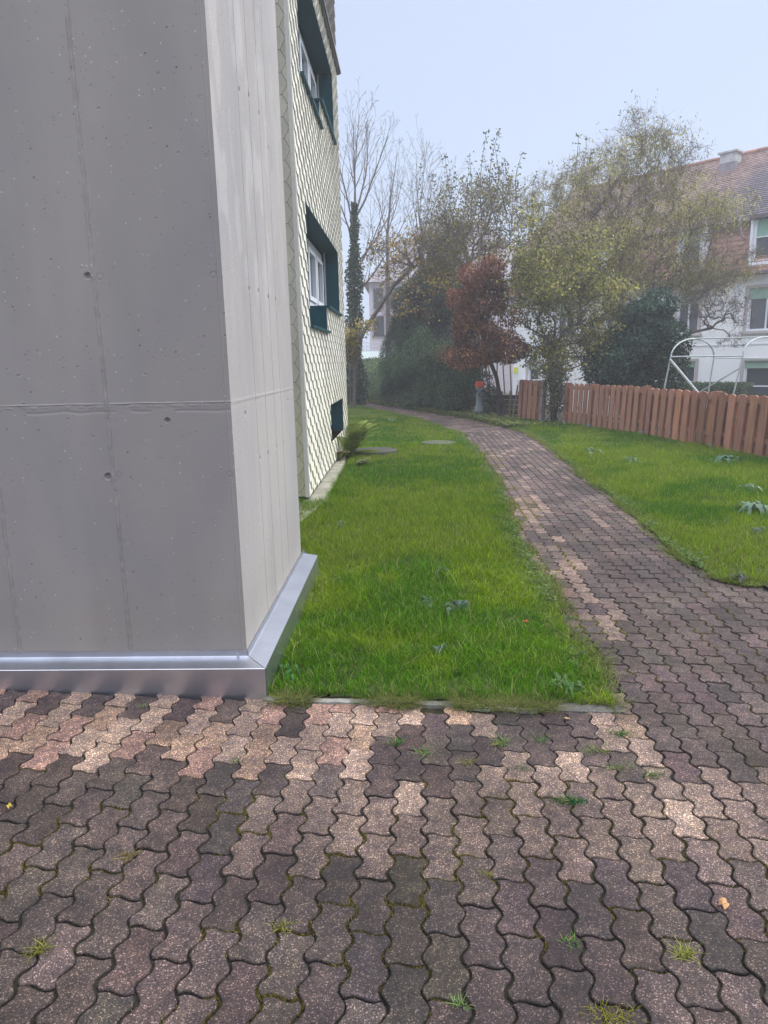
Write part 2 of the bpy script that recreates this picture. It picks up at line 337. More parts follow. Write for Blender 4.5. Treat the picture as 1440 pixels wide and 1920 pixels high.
def pavement():
    mb = MB(); a0 = R_(-.9)
    I, J = np.meshgrid(np.arange(-42, 50), np.arange(-1, 82), indexing='ij'); I = I.ravel(); J = J.ravel()
    lx = (I+.5)*W_; ly = (J+.5+.5*(I % 2))*L_
    x = lx*np.cos(a0)-ly*np.sin(a0); y = lx*np.sin(a0)+ly*np.cos(a0)
    ok = on_pave(x, y, -.03) & ~inside_build(x, y) & (x > -4) & (x < 5.1) & (y < 16.6+.35*(x-1.8))
    x, y = x[ok], y[ok]; d = np.hypot(x, y)
    near = d < 4.6
    tight = near & (y > 2.5) & (x < .95)
    for msk, g, n, bv in ((tight, .0017, 12, .003), (near & ~tight, .0031, 12, .0042), (~near & (d < 10), .0032, 7, .004), (~near & (d >= 10), .004, 4, .005)):
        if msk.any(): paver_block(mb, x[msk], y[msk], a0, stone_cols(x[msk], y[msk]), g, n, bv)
    a1 = R_(62)
    I, J = np.meshgrid(np.arange(-260, 260), np.arange(-130, 130), indexing='ij'); I = I.ravel(); J = J.ravel()
    lx = (I+.5)*W_; ly = (J+.5+.5*(I % 2))*L_
    x = lx*np.cos(a1)-ly*np.sin(a1); y = 20+lx*np.sin(a1)+ly*np.cos(a1)
    ok = (y >= 16.6+.35*(x-1.8)) & (x > plx(y)-.03) & (x < prx(y)+.03) & (y < 33)
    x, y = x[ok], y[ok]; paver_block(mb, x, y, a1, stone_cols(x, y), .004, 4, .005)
    o = mb.build('pavement', M['paver']); tag(o, kind='structure')
    return o
pavement()
# pale crumbling concrete edging between the pavers and the lawn
def edging():
    mb = MB(); t = np.linspace(-.72, .97, 120); y0 = 3.185-.115*(t+.72)/1.69
    n = len(t); wd = .035+.02*vn(t, t*0, 6, 3); z1 = .004+.006*vn(t, t*0, 11, 9)
    wd = wd*.9+.03*ss(.1, .5, t)
    P = [np.stack([t, y0-wd*.6+.008*vn(t, t*0, 20, 1), np.full(n, -.01)], 1), np.stack([t, y0-wd*.55+.008*vn(t, t*0, 20, 1), z1], 1), np.stack([t, y0+wd*.6, z1+.003], 1), np.stack([t, y0+wd*.7, np.full(n, -.02)], 1)]
    pc = (.10+.30*ss(.22, .3, t)*(1-ss(.5, .6, t))+.12*ss(.5, .7, vn(t, t*0, 7, 5)))[:, None]*np.array([1, .98, .88])
    i = np.arange(n-1); mb.add(np.concatenate(P), np.concatenate([np.stack([i+a*n, i+1+a*n, i+1+(a+1)*n, i+(a+1)*n], 1) for a in range(3)]), np.tile(pc, (4, 1)))
    o = mb.build('kerb_strip', M['concrete_small']); tag(o, kind='structure')
edging()
# ------------------------------------------------------------------ concrete tower
TX, TY0, TY1, TH = -.822, 3.31, 5.16, 12.0
def concrete_tower():
    root = empty('concrete_tower', (TX, TY0, 0), 'grey cast concrete shaft with formwork seams, tie holes and metal flashing round its foot', 'building')
    mb = MB()
    HJ = 1.437
    def front(x, z):
        d = np.zeros_like(x)
        for sx in (-1.403, -1.968):
            xx = x-sx-.004*(vn(z, z*0, 1.1, 3)-.5)-(.010*(z > HJ+.0)*0)
            for o_, a_ in ((-.0125, .0028), (-.001, .0048), (.0105, .0036)):
                d += a_*np.exp(-((xx-o_)/.0017)**2)*(.55+.9*vn(z, z*0, 45, int(abs(o_)*999)))
            d -= .0008*np.exp(-((xx-.005)/.0028)**2)
        xx = x-(TX-.020)
        d += .003*np.exp(-(xx/.003)**2)
        zz = z-HJ-.003*(vn(x, x*0, 9, 4)-.5)
        d += .0028*np.exp(-(zz/.003)**2)*(.2+1.3*vn(x, z*0, 30, 8)) + .0015*np.exp(-((zz+.014)/.006)**2)*(fbm(x, z, 60, 3, 2) > .5)
        d -= .0018*np.exp(-((zz+.032+.012*vn(x, z*0, 14, 5))/.006)**2)*(fbm(x, z*0, 8, 3, 6) > .45)
        for hx, hz, r, dp in ((-1.433, 2.008, .017, .012), (-1.433, 1.095, .0175, .013), (-1.124, 1.354, .012, .013), (-1.968-.03, .50, .0, .0)):
            if r:
                q = np.hypot(x-hx, z-hz); rr = r*(1+.25*(vn(x, z, 70, 3)-.5)*(3.2 if hx == -1.124 else .3))
                d += -dp*(1-ss(rr*.72, rr*1.02, q))+dp*.35*np.exp(-((q-r*.45)/.002)**2)*0+.0016*np.exp(-((q-rr*1.15)/.0025)**2)
        for hx, hz, r in ((-1.379, 1.10, .015), (-.850, 1.096, .014), (-1.377, 2.003, .015), (-.862, 1.998, .014), (-.866, 2.72, .010), (-.862, 2.49, .008)):
            q = np.hypot(x-hx, z-hz); d -= .0026*np.exp(-((q-r)/.0024)**2); d += .001*np.exp(-((q-r*1.25)/.002)**2)
        for k in range(9):
            for hz in (1.075, .40, 2.04, 1.64):
                hx = -.88-.145*k; q = np.hypot(x-hx, z-hz); d -= .0018*np.exp(-((q-.0035)/.0018)**2)
        # scattered cast blemishes
        r2 = np.random.default_rng(5)
        for hx, hz, r in zip(r2.uniform(-2.1, -.85, 120), r2.uniform(.2, 3.0, 120)**1.0, r2.uniform(.0018, .0055, 120)):
            m_ = (np.abs(x-hx) < .02) & (np.abs(z-hz) < .02); q = np.hypot(x[m_]-hx, z[m_]-hz); d[m_] += -.0035*np.exp(-(q/r)**2)+.0012*np.exp(-((q-r*1.6)/.002)**2)
        return d + .0012*(fbm(x, z, 5, 3, 1)-.5)
    def grid(us, zs, fn, side):
        U, Z = np.meshgrid(us, zs, indexing='ij'); D = fn(U, Z); a, b = U.shape
        I = (np.arange(a-1)[:, None]*b+np.arange(b-1)[None]).ravel()
        if side == 0: V = np.stack([U, TY0-D, Z], -1); Fq = np.stack([I, I+b, I+b+1, I+1], 1)
        else: V = np.stack([TX+D, U, Z], -1); Fq = np.stack([I, I+b, I+b+1, I+1], 1)
        g_ = fbm(U, Z*.3, 1.2, 3, 11+side)
        # same concrete; stronger light on the side painted into its paler colour
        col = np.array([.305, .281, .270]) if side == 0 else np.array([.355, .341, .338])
        cc = col*(.94+.12*g_[..., None]); sp_ = ss(.75, .2, Z+.35*(fbm(U, Z, 3.5, 4, 5)-.5)); cc = cc*(1-.10*sp_[..., None]*np.array([.6, .8, 1.2]))
        cc = cc*(1-.07*ss(.5, .7, fbm(U*2.2, Z*.45, 1.3, 4, 17+side))[..., None])
        if side == 0:
            lt = sum(np.exp(-((U-sx-.004*(vn(Z, Z*0, 1.1, 3)-.5))/.0125)**2) for sx in (-1.403, -1.968))*.28*vn(Z, U, 40, 2)+.05*np.exp(-((Z-HJ)/.006)**2); cc = cc*(1+lt[..., None])
        else:
            dk = sum(np.exp(-((U-sy-.006*(vn(Z, Z*0, .8, k)-.5))/.0032)**2)*(.4+.7*vn(Z, Z*0, 7, k+30)) for k, sy in enumerate((3.60, 3.865, 4.13, 4.40, 4.635, 4.90)) if k in (1, 2, 3, 4)); cc = cc*(1-.75*np.clip(dk, 0, 1)[..., None]); cc = cc*(1+.04*np.exp(-((Z-HJ)/.006)**2))[..., None]
        if side: 
            run = ss(.52, .66, fbm(U*5, Z*2.2, 1.6, 4, 21))*ss(1.55, 2.3, Z)*(1-.5*ss(4.2, 4.9, U)); cc = cc*(1+.16*run[..., None])
        mb.add(V.reshape(-1, 3), Fq, cc.reshape(-1, 3))
    zf = np.concatenate([np.arange(.16, 1.39, .0045), np.arange(1.391, 1.46, .0016), np.arange(1.462, 3.25, .0045), np.arange(3.26, TH, .12)])
    xf = np.concatenate([np.arange(-6, -2.2, .12), np.arange(-2.15, TX-.0005, .0045), [TX]]+[np.arange(q-.02, q+.02, .0011) for q in (-1.403, -1.968)]+[np.arange(TX-.026, TX-.012, .0012)]); xf = np.unique(np.round(xf, 4))
    grid(xf, zf, front, 0)
    def side(y, z):
        d = np.zeros_like(y)
        for k, sy in enumerate((3.60, 3.865, 4.13, 4.40, 4.635, 4.90)):
            dp = .007 if k in (1, 2, 3, 4) else .0018
            d -= dp*np.exp(-((y-sy-.006*(vn(z, z*0, .8, k)-.5))/.0022)**2)*(.5+.8*vn(z, z*0, 12, k))
            d += .0012*np.exp(-((y-sy-.010)/.003)**2)*vn(z, z*0, 20, k+4)
        zz = z-HJ+.004-.004*(vn(y, y*0, 5, 4)-.5); d += .003*np.exp(-(zz/.003)**2)*(.2+1.3*vn(y, z*0, 30, 8)); d -= .001*np.exp(-((zz+.016)/.006)**2)
        for hy, hz in ((3.893, 1.095), (4.125, 1.095), (4.405, 1.097), (4.637, 1.093), (3.865, 1.99), (4.10, 2.0), (4.387, 2.0), (4.633, 2.0), (3.60, 1.36), (4.91, 1.36), (4.135, 3.0), (4.40, 3.0), (4.64, 2.88), (3.9, 2.95)):
            q = np.hypot((y-hy)/1.3, z-hz); d -= .022*(1-ss(.007, .0115, q))
        return d + .0012*(fbm(y, z, 5, 3, 7)-.5)
    zs = np.concatenate([np.arange(.16, 3.6, .007), np.arange(3.61, TH, .12)])
    ysd = np.unique(np.round(np.concatenate([[TY0], np.arange(TY0+.004, TY1, .006), [TY1]]+[np.arange(q-.014, q+.014, .0014) for q in (3.865, 4.13, 4.40, 4.635)]), 4)); grid(ysd, zs, side, 1)
    mb.quad((-6, TY0, TH), (TX, TY0, TH), (TX, TY1, TH), (-6, TY1, TH), (.4, .4, .4)); mb.quad((TX, TY1, 0), (-6, TY1, 0), (-6, TY1, TH), (TX, TY1, TH), (.42, .41, .41))
    mb.quad((-6, TY1, 0), (-6, TY0, 0), (-6, TY0, TH), (-6, TY1, TH), (.42, .41, .41))
    mb.build('concrete_wall', M['concrete'], root, smooth=True)
    # folded sheet-metal flashing, front length and side length, mitred at the corner
    ox, oy = -.712, 3.198
    def prof(t):   # (offset outwards, height)
        return [(.001, .21), (.004, .2105), (.006, .181), (.012, .178), (.109, .160), (.111, .158), (.111, -.03)]
    P = prof(0)
    f = MB(); A = [(-6.0, TY0-o_*1.01, z) for o_, z in P]; B = [(TX+o_, TY0-o_*1.01, z) for o_, z in P]
    n = len(P); i = np.arange(n-1); f.add(A+B, np.stack([i+1, i+1+n, i+n, i], 1), (1, 1, 1)); fo = f.build('flashing', M['metal'], root)
    s_ = MB(); A = [(TX+o_+.0015, TY0-o_*1.01+.003, z) for o_, z in P]; B = [(TX+o_+.0015, TY1+.10, z) for o_, z in P]
    s_.add(A+B, np.stack([i+1, i+1+n, i+n, i], 1), (1, 1, 1)); s_.add(B, [list(range(n))], (1, 1, 1)); s_.build('flashing', M['metal'], root)
    sc = MB(); p = np.array([-.868, TY0-.006, .193]); t = np.arange(16)*np.pi/8
    for r, q in ((.0065, .0), (.0055, -.003), (.002, -.0035)): pass
    sc.tubes([p], [p+[0, -.004, 0]], .0065, .0055, 12); sc.add(p+[0, -.004, 0]+np.stack([np.cos(t)*.0055, t*0, np.sin(t)*.0055], 1), [list(range(16))]); sc.build('screw', M['steel'], fo)
    so = MB(); so.box(-6, TX-.03, TY0+.03, TY1-.02, -.05, .158); so.build('foundation', M['concrete_small'], root)
concrete_tower()
# ------------------------------------------------------------------ apartment building clad in honeycomb tiles
AX, AY0, AY1, AH = -1.2, 8.28, 13.96, 12.2
def clip_rect(P, x0, x1, y0, y1):
    for ax, lim, sg in ((0, x0, 1), (0, x1, -1), (1, y0, 1), (1, y1, -1)):
        Q = []; m = len(P)
        for i in range(m):
            a, b = P[i], P[(i+1) % m]; da, db = sg*(a[ax]-lim), sg*(b[ax]-lim)
            if da >= 0: Q.append(a)
            if da*db < 0: t = da/(da-db); Q.append(a+(b-a)*t)
        P = Q
        if len(P) < 3: return None
    return np.array(P)
def hex_cladding(mb, rects, u0, u1, z0, z1, place, tint, uo=0., lap=1., gap=1.):
    s = .124; ang = np.arange(6)*np.pi/3; hx = np.stack([np.cos(ang), np.sin(ang)], 1)*s; hh = s*math.sin(math.pi/3)
    gp = [.0034*gap, .0014*gap, .0005, .0034*gap, .0014*gap, .0005] if lap == 1. else [.0022]*6; HX = []
    for k in range(6):   # corners as intersections of the six inset edges
        a1, a2 = math.pi/6+(k-1)*math.pi/3, math.pi/6+k*math.pi/3; d1, d2 = hh-gp[(k-1) % 6], hh-gp[k]
        HX.append(np.linalg.solve([[math.cos(a1), math.sin(a1)], [math.cos(a2), math.sin(a2)]], [d1, d2]))
    HX = np.array(HX)
    i0 = int((u0-s)/(1.5*s))-2; i1 = int((u1+s)/(1.5*s))+3
    for i in range(i0, i1):
        for j in range(int(z0/(2*hh))-1, int(z1/(2*hh))+2):
            c = np.array([i*1.5*s+uo, j*2*hh+(hh if i % 2 else 0)])
            P = c+HX; tl = rng.normal(0, .0006); br = 1+rng.normal(0, .055)
            for (a, b, lo, hi) in rects:
                if c[0]+s < a or c[0]-s > b or c[1]+hh < lo or c[1]-hh > hi: continue
                Q = clip_rect([p for p in P], a, b, lo, hi)
                if Q is None: continue
                dep = .017+lap*.012*(-(Q[:, 0]-c[0])*.75-(Q[:, 1]-c[1])*.66)/s+tl
                n = len(Q); top = place(Q[:, 0], Q[:, 1], dep); bot = place(Q[:, 0], Q[:, 1], dep*0)
                col = tint(c[0], c[1])*br
                mb.add(np.concatenate([top, bot]), [list(range(n))]+[[k, k+n, (k+1) % n+n, (k+1) % n] for k in range(n)], np.concatenate([np.tile(col, (n, 1)), np.tile(col*.28, (n, 1))]))  # shade in the joints painted into the darker side edges
ST = 2.8
def holes():
    H_ = []
    for k in range(3):
        H_ += [(8.97, 10.95, 2.07+ST*k, 3.48+ST*k), (10.95, 13.0, 2.44+ST*k, 3.48+ST*k)]
    H_.append((10.9, 13.0, .40, .98)); return H_
LEDGE = 6.68
def cells(u0, u1, z0, z1, hl):
    us = sorted({u0, u1} | {v for h in hl for v in h[:2] if u0 < v < u1}); out = []
    for a, b in zip(us[:-1], us[1:]):
        zz = sorted([(h[2], h[3]) for h in hl if h[0] <= a+1e-6 and h[1] >= b-1e-6]); cur = z0
        for lo, hi in zz:
            if lo > cur and cur < z1: out.append((a, b, cur, min(lo, z1)))
            cur = max(cur, hi)
        if cur < z1: out.append((a, b, cur, z1))
    return out
def apartment():
    root = empty('apartment_building', (AX, AY0, 0), 'apartment block clad in pale honeycomb shingles with deep teal window recesses behind the concrete shaft', 'building')
    H_ = holes()
    # structural wall behind the cladding
    mb = MB(); dark = (.03, .03, .035)
    for a, b, lo, hi in cells(AY0, AY1, .0, AH, H_): mb.quad((AX, a, lo), (AX, b, lo), (AX, b, hi), (AX, a, hi), dark)
    mb.quad((-9, AY0, 0), (AX, AY0, 0), (AX, AY0, AH), (-9, AY0, AH), dark); mb.quad((AX, AY1, 0), (-9, AY1, 0), (-9, AY1, AH), (AX, AY1, AH), (.5, .48, .45))
    mb.quad((-9, AY0, AH), (AX, AY0, AH), (AX, AY1, AH), (-9, AY1, AH), dark)
    mb.quad((-9, AY1, 0), (-9, AY0, 0), (-9, AY0, AH), (-9, AY1, AH), (.5, .48, .45))
    mb.build('wall', M['paint'], root)
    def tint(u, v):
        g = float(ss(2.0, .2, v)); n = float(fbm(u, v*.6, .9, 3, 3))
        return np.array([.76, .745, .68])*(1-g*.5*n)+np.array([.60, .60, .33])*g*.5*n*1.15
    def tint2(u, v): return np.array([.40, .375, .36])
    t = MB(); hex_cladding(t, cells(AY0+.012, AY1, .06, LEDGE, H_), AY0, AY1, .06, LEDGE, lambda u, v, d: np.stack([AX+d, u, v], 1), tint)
    tn = lambda u, v: np.array([.50, .48, .40])*(1-.25*float(ss(2.2, .2, v))*np.array([.1, .0, .9]))
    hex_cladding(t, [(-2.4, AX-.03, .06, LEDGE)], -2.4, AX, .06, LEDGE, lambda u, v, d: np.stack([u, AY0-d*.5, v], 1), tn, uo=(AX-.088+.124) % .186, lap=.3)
    t.build('honeycomb_cladding', M['tile'], root)
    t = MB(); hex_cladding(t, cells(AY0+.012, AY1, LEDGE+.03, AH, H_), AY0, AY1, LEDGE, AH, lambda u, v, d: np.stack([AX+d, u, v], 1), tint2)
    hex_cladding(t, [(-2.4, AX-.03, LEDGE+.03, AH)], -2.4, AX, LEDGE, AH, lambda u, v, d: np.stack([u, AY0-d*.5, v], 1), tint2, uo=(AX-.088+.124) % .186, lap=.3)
    t.build('upper_cladding', M['tile'], root)
    t = MB(); t.box(AX-.030, AX+.018, AY0-.014, AY0+.010, .05, AH, (.62, .61, .56)); t.build('corner_trim', M['tile'], root)
    t = MB(); t.box(AX+.0, AX+.085, 9.6, AY1+.10, LEDGE-.02, LEDGE+.025, (.14, .13, .14)); t.box(AX, AX+.06, 9.6, AY1+.06, LEDGE-.05, LEDGE-.022, (.1, .1, .11)); t.build('ledge', M['paint'], root)
    t = MB(); t.box(-9, AX-.02, AY0+.02, AY1-.02, -.05, .10, (.30, .29, .26)); t.build('plinth', M['concrete_small'], root)
    RD = .34  # depth of the window recess
    def window(z_lo, z_hi, top, y0, ym, y1):
        wd = MB(); x1 = AX+.016; x0 = AX-RD; e_ = .012
        wd.box(x0, x1, y0, y1, top-e_, top+e_*.2); wd.box(x0, x1-.0, y1-e_, y1+.004, z_hi, top-e_); wd.box(x0, x1+.006, y0-.004, y0+e_, z_lo, top-e_)
        if z_lo < z_hi: wd.box(x0, x1-.008, ym-.004, ym+e_, z_lo, z_hi-.002); wd.box(x0-.02, x0, y0, ym, z_lo, z_hi)
        win = wd.build('window', M['teal'], root)
        sl = MB(); sl.box(x0, x1+.05, y0-.02, ym-.006, z_lo-.032, z_lo-.002)
        sl.box(x0, x1+.05, ym-.02, y1+.03, z_hi-.032, z_hi+.002)
        if z_lo < z_hi: sl.build('sill', M['teal'], win)
        zt = top-.05; xx = x0+.01; fw = .075; fr = MB(); gl = MB(); b = y1-.05; a = y0+.05
        for (a_, b_, zb) in (((y0+.05, ym-.03, z_lo+.02), (ym+.03, b, z_hi+.02)) if z_lo < z_hi else ((a, b, z_lo+.02),)):
            c0 = (a_+b_)/2
            for (p, q, lo, hi) in ((a_, a_+fw, zb, zt), (b_-fw, b_, zb, zt), (a_+fw, b_-fw, zb, zb+fw), (a_+fw, b_-fw, zt-fw*1.6, zt), (c0-.06, c0+.06, zb+fw, zt-fw*1.6)):
                fr.box(xx, xx+.07, p, q, lo, hi)
            for (p, q) in ((a_+fw, c0-.06), (c0+.06, b_-fw)):
                for (c_, d_, lo, hi) in ((p+.006, p+.08, zb+fw+.006, zt-fw*1.6-.006), (q-.08, q-.006, zb+fw+.006, zt-fw*1.6-.006), (p+.08, q-.08, zb+fw+.006, zb+fw+.07), (p+.08, q-.08, zt-fw*1.6-.07, zt-fw*1.6-.006)):
                    fr.box(xx+.02, xx+.095, c_, d_, lo, hi)
            gl.box(xx+.03, xx+.035, a_+fw, b_-fw, zb+fw, zt-fw*1.6)
        fr.build('frame', M['frame'], win); gl.build('pane', M['glass'], win); zb = z_lo+.02
        # wall of the recess beyond the frame, and the blind's guide rail
        bk = MB(); bk.box(x0-.05, x0-.021, y0-.05, y1+.05, z_lo-.05, top+.05)
        bk.build('recess_back', M['teal'], win)
        if z_lo < z_hi:
            for yy in (b-.0, y0+.018): gr = MB(); gr.box(xx+.10, xx+.125, yy, yy+.03, z_hi if yy > 10 else z_lo, top-.012); gr.build('guide_rail', M['steel'], win)
    for k in range(3): window(2.07+ST*k, 2.44+ST*k, 3.48+ST*k, 8.97, 10.95, 13.0)
    window(.40, .40, .98, 10.9, 12.0, 13.0)
apartment()
# concrete apron along the cladding
def apron():
    mb = MB(); y = np.arange(6.9, 12.6, .06); x1 = np.interp(y, [6.9, 8.2, 9.5, 11.2, 12.5], [-1.14, -.98, -1.01, -1.04, -1.10])+.05*(fbm(y, y*0, 3, 3, 4)-.5)
    n = len(y); P = [np.stack([np.where(y < 8.2, x1-.35, -1.25), y, np.full(n, .022)], 1), np.stack([x1, y, .022+.006*vn(y, y*0, 5, 2)], 1), np.stack([x1+.01, y, np.full(n, -.04)], 1)]
    i = np.arange(n-1); mb.add(np.concatenate(P), np.concatenate([np.stack([i+a*n, i+(a+1)*n, i+1+(a+1)*n, i+1+a*n], 1) for a in range(2)]), (.27, .26, .21))
    o = mb.build('concrete_apron', M['concrete_small']); tag(o, kind='structure')
apron()
# ------------------------------------------------------------------ lawns
def in_left(x, y):
    ok = (x < plx(y)+.0+.10*(fbm(x*0, y, 2.6, 4, 1)-.5)) & (y > 3.215-.115*(x+.72)/1.69-.035*(fbm(x, y*0, 5, 3, 3)-.35)) & (y < 36) & (x > -9)
    ok &= ~((x < -.70) & (y < 5.28)) & ~((x < -1.19) & (y < 14.0) & (y > 8.26)) & ~((x < -1.0) & (y > 8.2) & (y < 12.3))
    return ok & ((y < 13.9) | (x > -7))
def in_right(x, y):
    return (x > prx(y)-.02+.11*(fbm(x*0, y, 2.6, 4, 6)-.5)) & (x < fence_x(y)+.3) & (y > np.where(x < 2.5, 4.9, 4.8-.10*(x-2.5))) & (y < 21)
def lawn_sheet(name, fn, x0, x1, y0, y1):
    st = .04; X, Y = np.meshgrid(np.arange(x0, x1, st), np.arange(y0, y1, st), indexing='ij'); a, b = X.shape
    Z = gh(X, Y)+.004+.016*fbm(X, Y, 3, 3, 2)
    I = (np.arange(a-1)[:, None]*b+np.arange(b-1)[None]).ravel(); Fq = np.stack([I, I+b, I+b+1, I+1], 1)
    V = np.stack([X, Y, Z], -1).reshape(-1, 3); cen = V[Fq].mean(1); Fq = Fq[fn(cen[:, 0], cen[:, 1])]
    used = np.unique(Fq); mp = np.full(len(V), -1); mp[used] = np.arange(len(used))
    mb = MB(); mb.add(V[used], mp[Fq]); o = mb.build(name, M['soil']); tag(o, kind='structure')
lawn_sheet('lawn_ground', lambda x, y: in_left(x, y-.02), -7, 1.4, 3.0, 33)
lawn_sheet('lawn_ground', in_right, 2, 8, 4.2, 21)
def blades(mb, P, h, wd, col, lean=.5, seg=2):
    n = len(P); a = rng.random(n)*2*np.pi; l = h*lean*rng.random(n)**.7*1.6; dr = np.stack([np.cos(a), np.sin(a)], 1)
    b = a+np.pi/2+rng.normal(0, .6, n); sd = np.stack([np.cos(b), np.sin(b), b*0], 1)*wd[:, None]*.5
    up = np.zeros((n, 3)); up[:, 2] = 1
    def pt(t): 
        q = P.copy(); q[:, :2] += dr*(l*t**2)[:, None]; q[:, 2] += h*(t-.28*lean*t**2*rng.random(n)); return q
    if seg == 1:
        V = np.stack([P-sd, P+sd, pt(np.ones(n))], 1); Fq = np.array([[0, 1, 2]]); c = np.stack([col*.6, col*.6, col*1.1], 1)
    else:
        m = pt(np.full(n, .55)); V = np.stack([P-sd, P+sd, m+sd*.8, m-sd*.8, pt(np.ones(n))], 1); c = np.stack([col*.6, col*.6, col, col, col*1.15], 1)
    k = V.shape[1]; off = (np.arange(n)*k)[:, None, None]; c = c.reshape(-1, 3)
    if seg == 1: mb.add(V.reshape(-1, 3), (Fq[None]+off).reshape(-1, 3), c)
    else:
        mb.add(V.reshape(-1, 3), (np.array([[0, 1, 2, 3]])[None]+off).reshape(-1, 4), c)
        mb.L.append(((np.array([[3, 2, 4]])[None]+off).reshape(-1, 3)+mb.n-n*k).ravel()); mb.T.append(np.full(n, 3))
G1 = np.array([.105, .235, .006]); G2 = np.array([.23, .30, .012]); G3 = np.array([.042, .140, .008]); STRAW = np.array([.42, .40, .16])
def grass_cols(x, y, n):
    p = fbm(x, y, .9, 3, 9)[:, None]; q = fbm(x, y, 3.5, 2, 12)[:, None]; r = rng.random((n, 1))
    t = ss(.40, .60, p*.6+q*.4+.06*ss(-.3, .9, x)[:, None]*(y < 9)[:, None]); c = G3*(1-t)+G2*t; c = c*.5+G1*.5
    c = c*np.exp(rng.normal(-.05, .38, (n, 1))); c = np.where(r < .07+.08*ss(.5, .7, p), STRAW*(.6+.5*rng.random((n, 1))), c)
    return np.clip(c, .004, .8)
def grass(name, label, fn, x0, x1, y0, y1, zones, group=None):
    mb = MB()
    for (ya, yb, dens, h0, wd, seg) in zones:
        n = int((x1-x0)*(yb-ya)*dens); nt_ = n//9; cx = rng.uniform(x0, x1, nt_); cy = rng.uniform(ya, yb, nt_)
        s_ = rng.integers(0, nt_, n); x = cx[s_]+rng.normal(0, .02, n); y = cy[s_]+rng.normal(0, .02, n); ok = fn(x, y); x, y, s_ = x[ok], y[ok], s_[ok]; n = len(x)
        hs = (.5+1.0*rng.random(nt_)**1.5)[s_]; h = h0*hs*(.45+.75*rng.random(n))*(.75+.6*fbm(x, y, 1.6, 2, 5)); edge = np.minimum(np.abs(x-plx(y)), np.abs(x-prx(y))); h = h*(.55+.45*ss(0, .22, edge))
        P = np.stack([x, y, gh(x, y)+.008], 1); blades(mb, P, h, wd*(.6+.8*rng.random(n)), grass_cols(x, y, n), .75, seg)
    o = mb.build(name, M['grass']); return tag(o, label, 'grass', group, 'stuff')
grass('grass', 'rough green lawn grass between the apartment block and the paved path', in_left, -1.3, 1.4, 3, 14,
      [(3.0, 5.4, 19000, .060, .0028, 2), (3.0, 6.5, 1100, .115, .0028, 2), (5.4, 8.5, 14000, .065, .0036, 1), (6.5, 10, 800, .11, .004, 1), (8.5, 14, 7500, .062, .0055, 1)])
grass('grass', 'green lawn grass beyond the end of the apartment block, left of the path bend', in_left, -6, 1.2, 14, 33, [(14, 21, 4200, .05, .008, 1), (21, 33, 2200, .035, .012, 1)])
grass('grass', 'green lawn grass between the paved path and the brown fence', in_right, 2.1, 6.9, 4.3, 21,
      [(4.3, 8, 13000, .062, .0040, 1), (4.3, 10, 700, .11, .0045, 1), (8, 13, 7500, .08, .0055, 1), (13, 21, 3800, .055, .008, 1)])
def edge_growth():
    mb = MB(); lf = MB()
    for fx, sg, y0, y1 in ((plx, -1, 3.1, 24), (prx, 1, 4.85, 24)):
        n = 16000; y = y0+(y1-y0)*rng.random(n)**1.8; k = fbm(y, y*0, 2.2, 4, 31+sg); off = rng.normal(0, .045, n)+.06*(k-.52)*2.2
        keep = rng.random(n) < .25+1.5*np.clip(k-.4, 0, 1)*2; y, off = y[keep], off[keep]; n = len(y); x = fx(y)-sg*off; P = np.stack([x, y, gh(x, y)+.004], 1)
        c = np.array([.13, .19, .03])*np.exp(rng.normal(0, .4, (n, 1))); c = np.where(rng.random((n, 1)) < .25, np.array([.26, .24, .09]), c); blades(mb, P, .018+.045*rng.random(n)*(.5+k[keep]), .003+.0006*y, c, 1.5, 1)
        m = 5000; y = y0+(y1-y0)*rng.random(m)**1.8; x = fx(y)+sg*(np.abs(rng.normal(0, .07, m))-.03); ok = fbm(x, y, 2.6, 3, 5) > .46; x, y = x[ok], y[ok]; leaf_cards(lf, np.stack([x, y, gh(x, y)+.012+.03*rng.random(len(x))], 1), .028, .024, pick(((.08, .15, .03), (.13, .20, .05), (.05, .11, .03)), len(x)), flat=True)
    n = 9000; x = rng.uniform(-.7, .95, n); y = 3.185-.115*(x+.72)/1.69+rng.normal(.005, .03, n); k = fbm(x, y*0, 6, 3, 8); ok = rng.random(n) < ss(.42, .6, k); x, y = x[ok], y[ok]; n = len(x)
    c = np.array([.12, .18, .03])*np.exp(rng.normal(0, .4, (n, 1))); c = np.where(rng.random((n, 1)) < .4, np.array([.28, .24, .11]), c); blades(mb, np.stack([x, y, gh(x, y)+.004], 1), .015+.05*rng.random(n), np.full(n, .003), c, 1.8, 1)
    o = mb.build('edge_grass', M['grass']); tag(o, 'short ragged grass and straw creeping over the edges of the path', 'grass', None, 'stuff')
    o = lf.build('clover', M['leaf']); tag(o, 'tiny clover leaves along the edges of the path', 'clover', None, 'stuff')
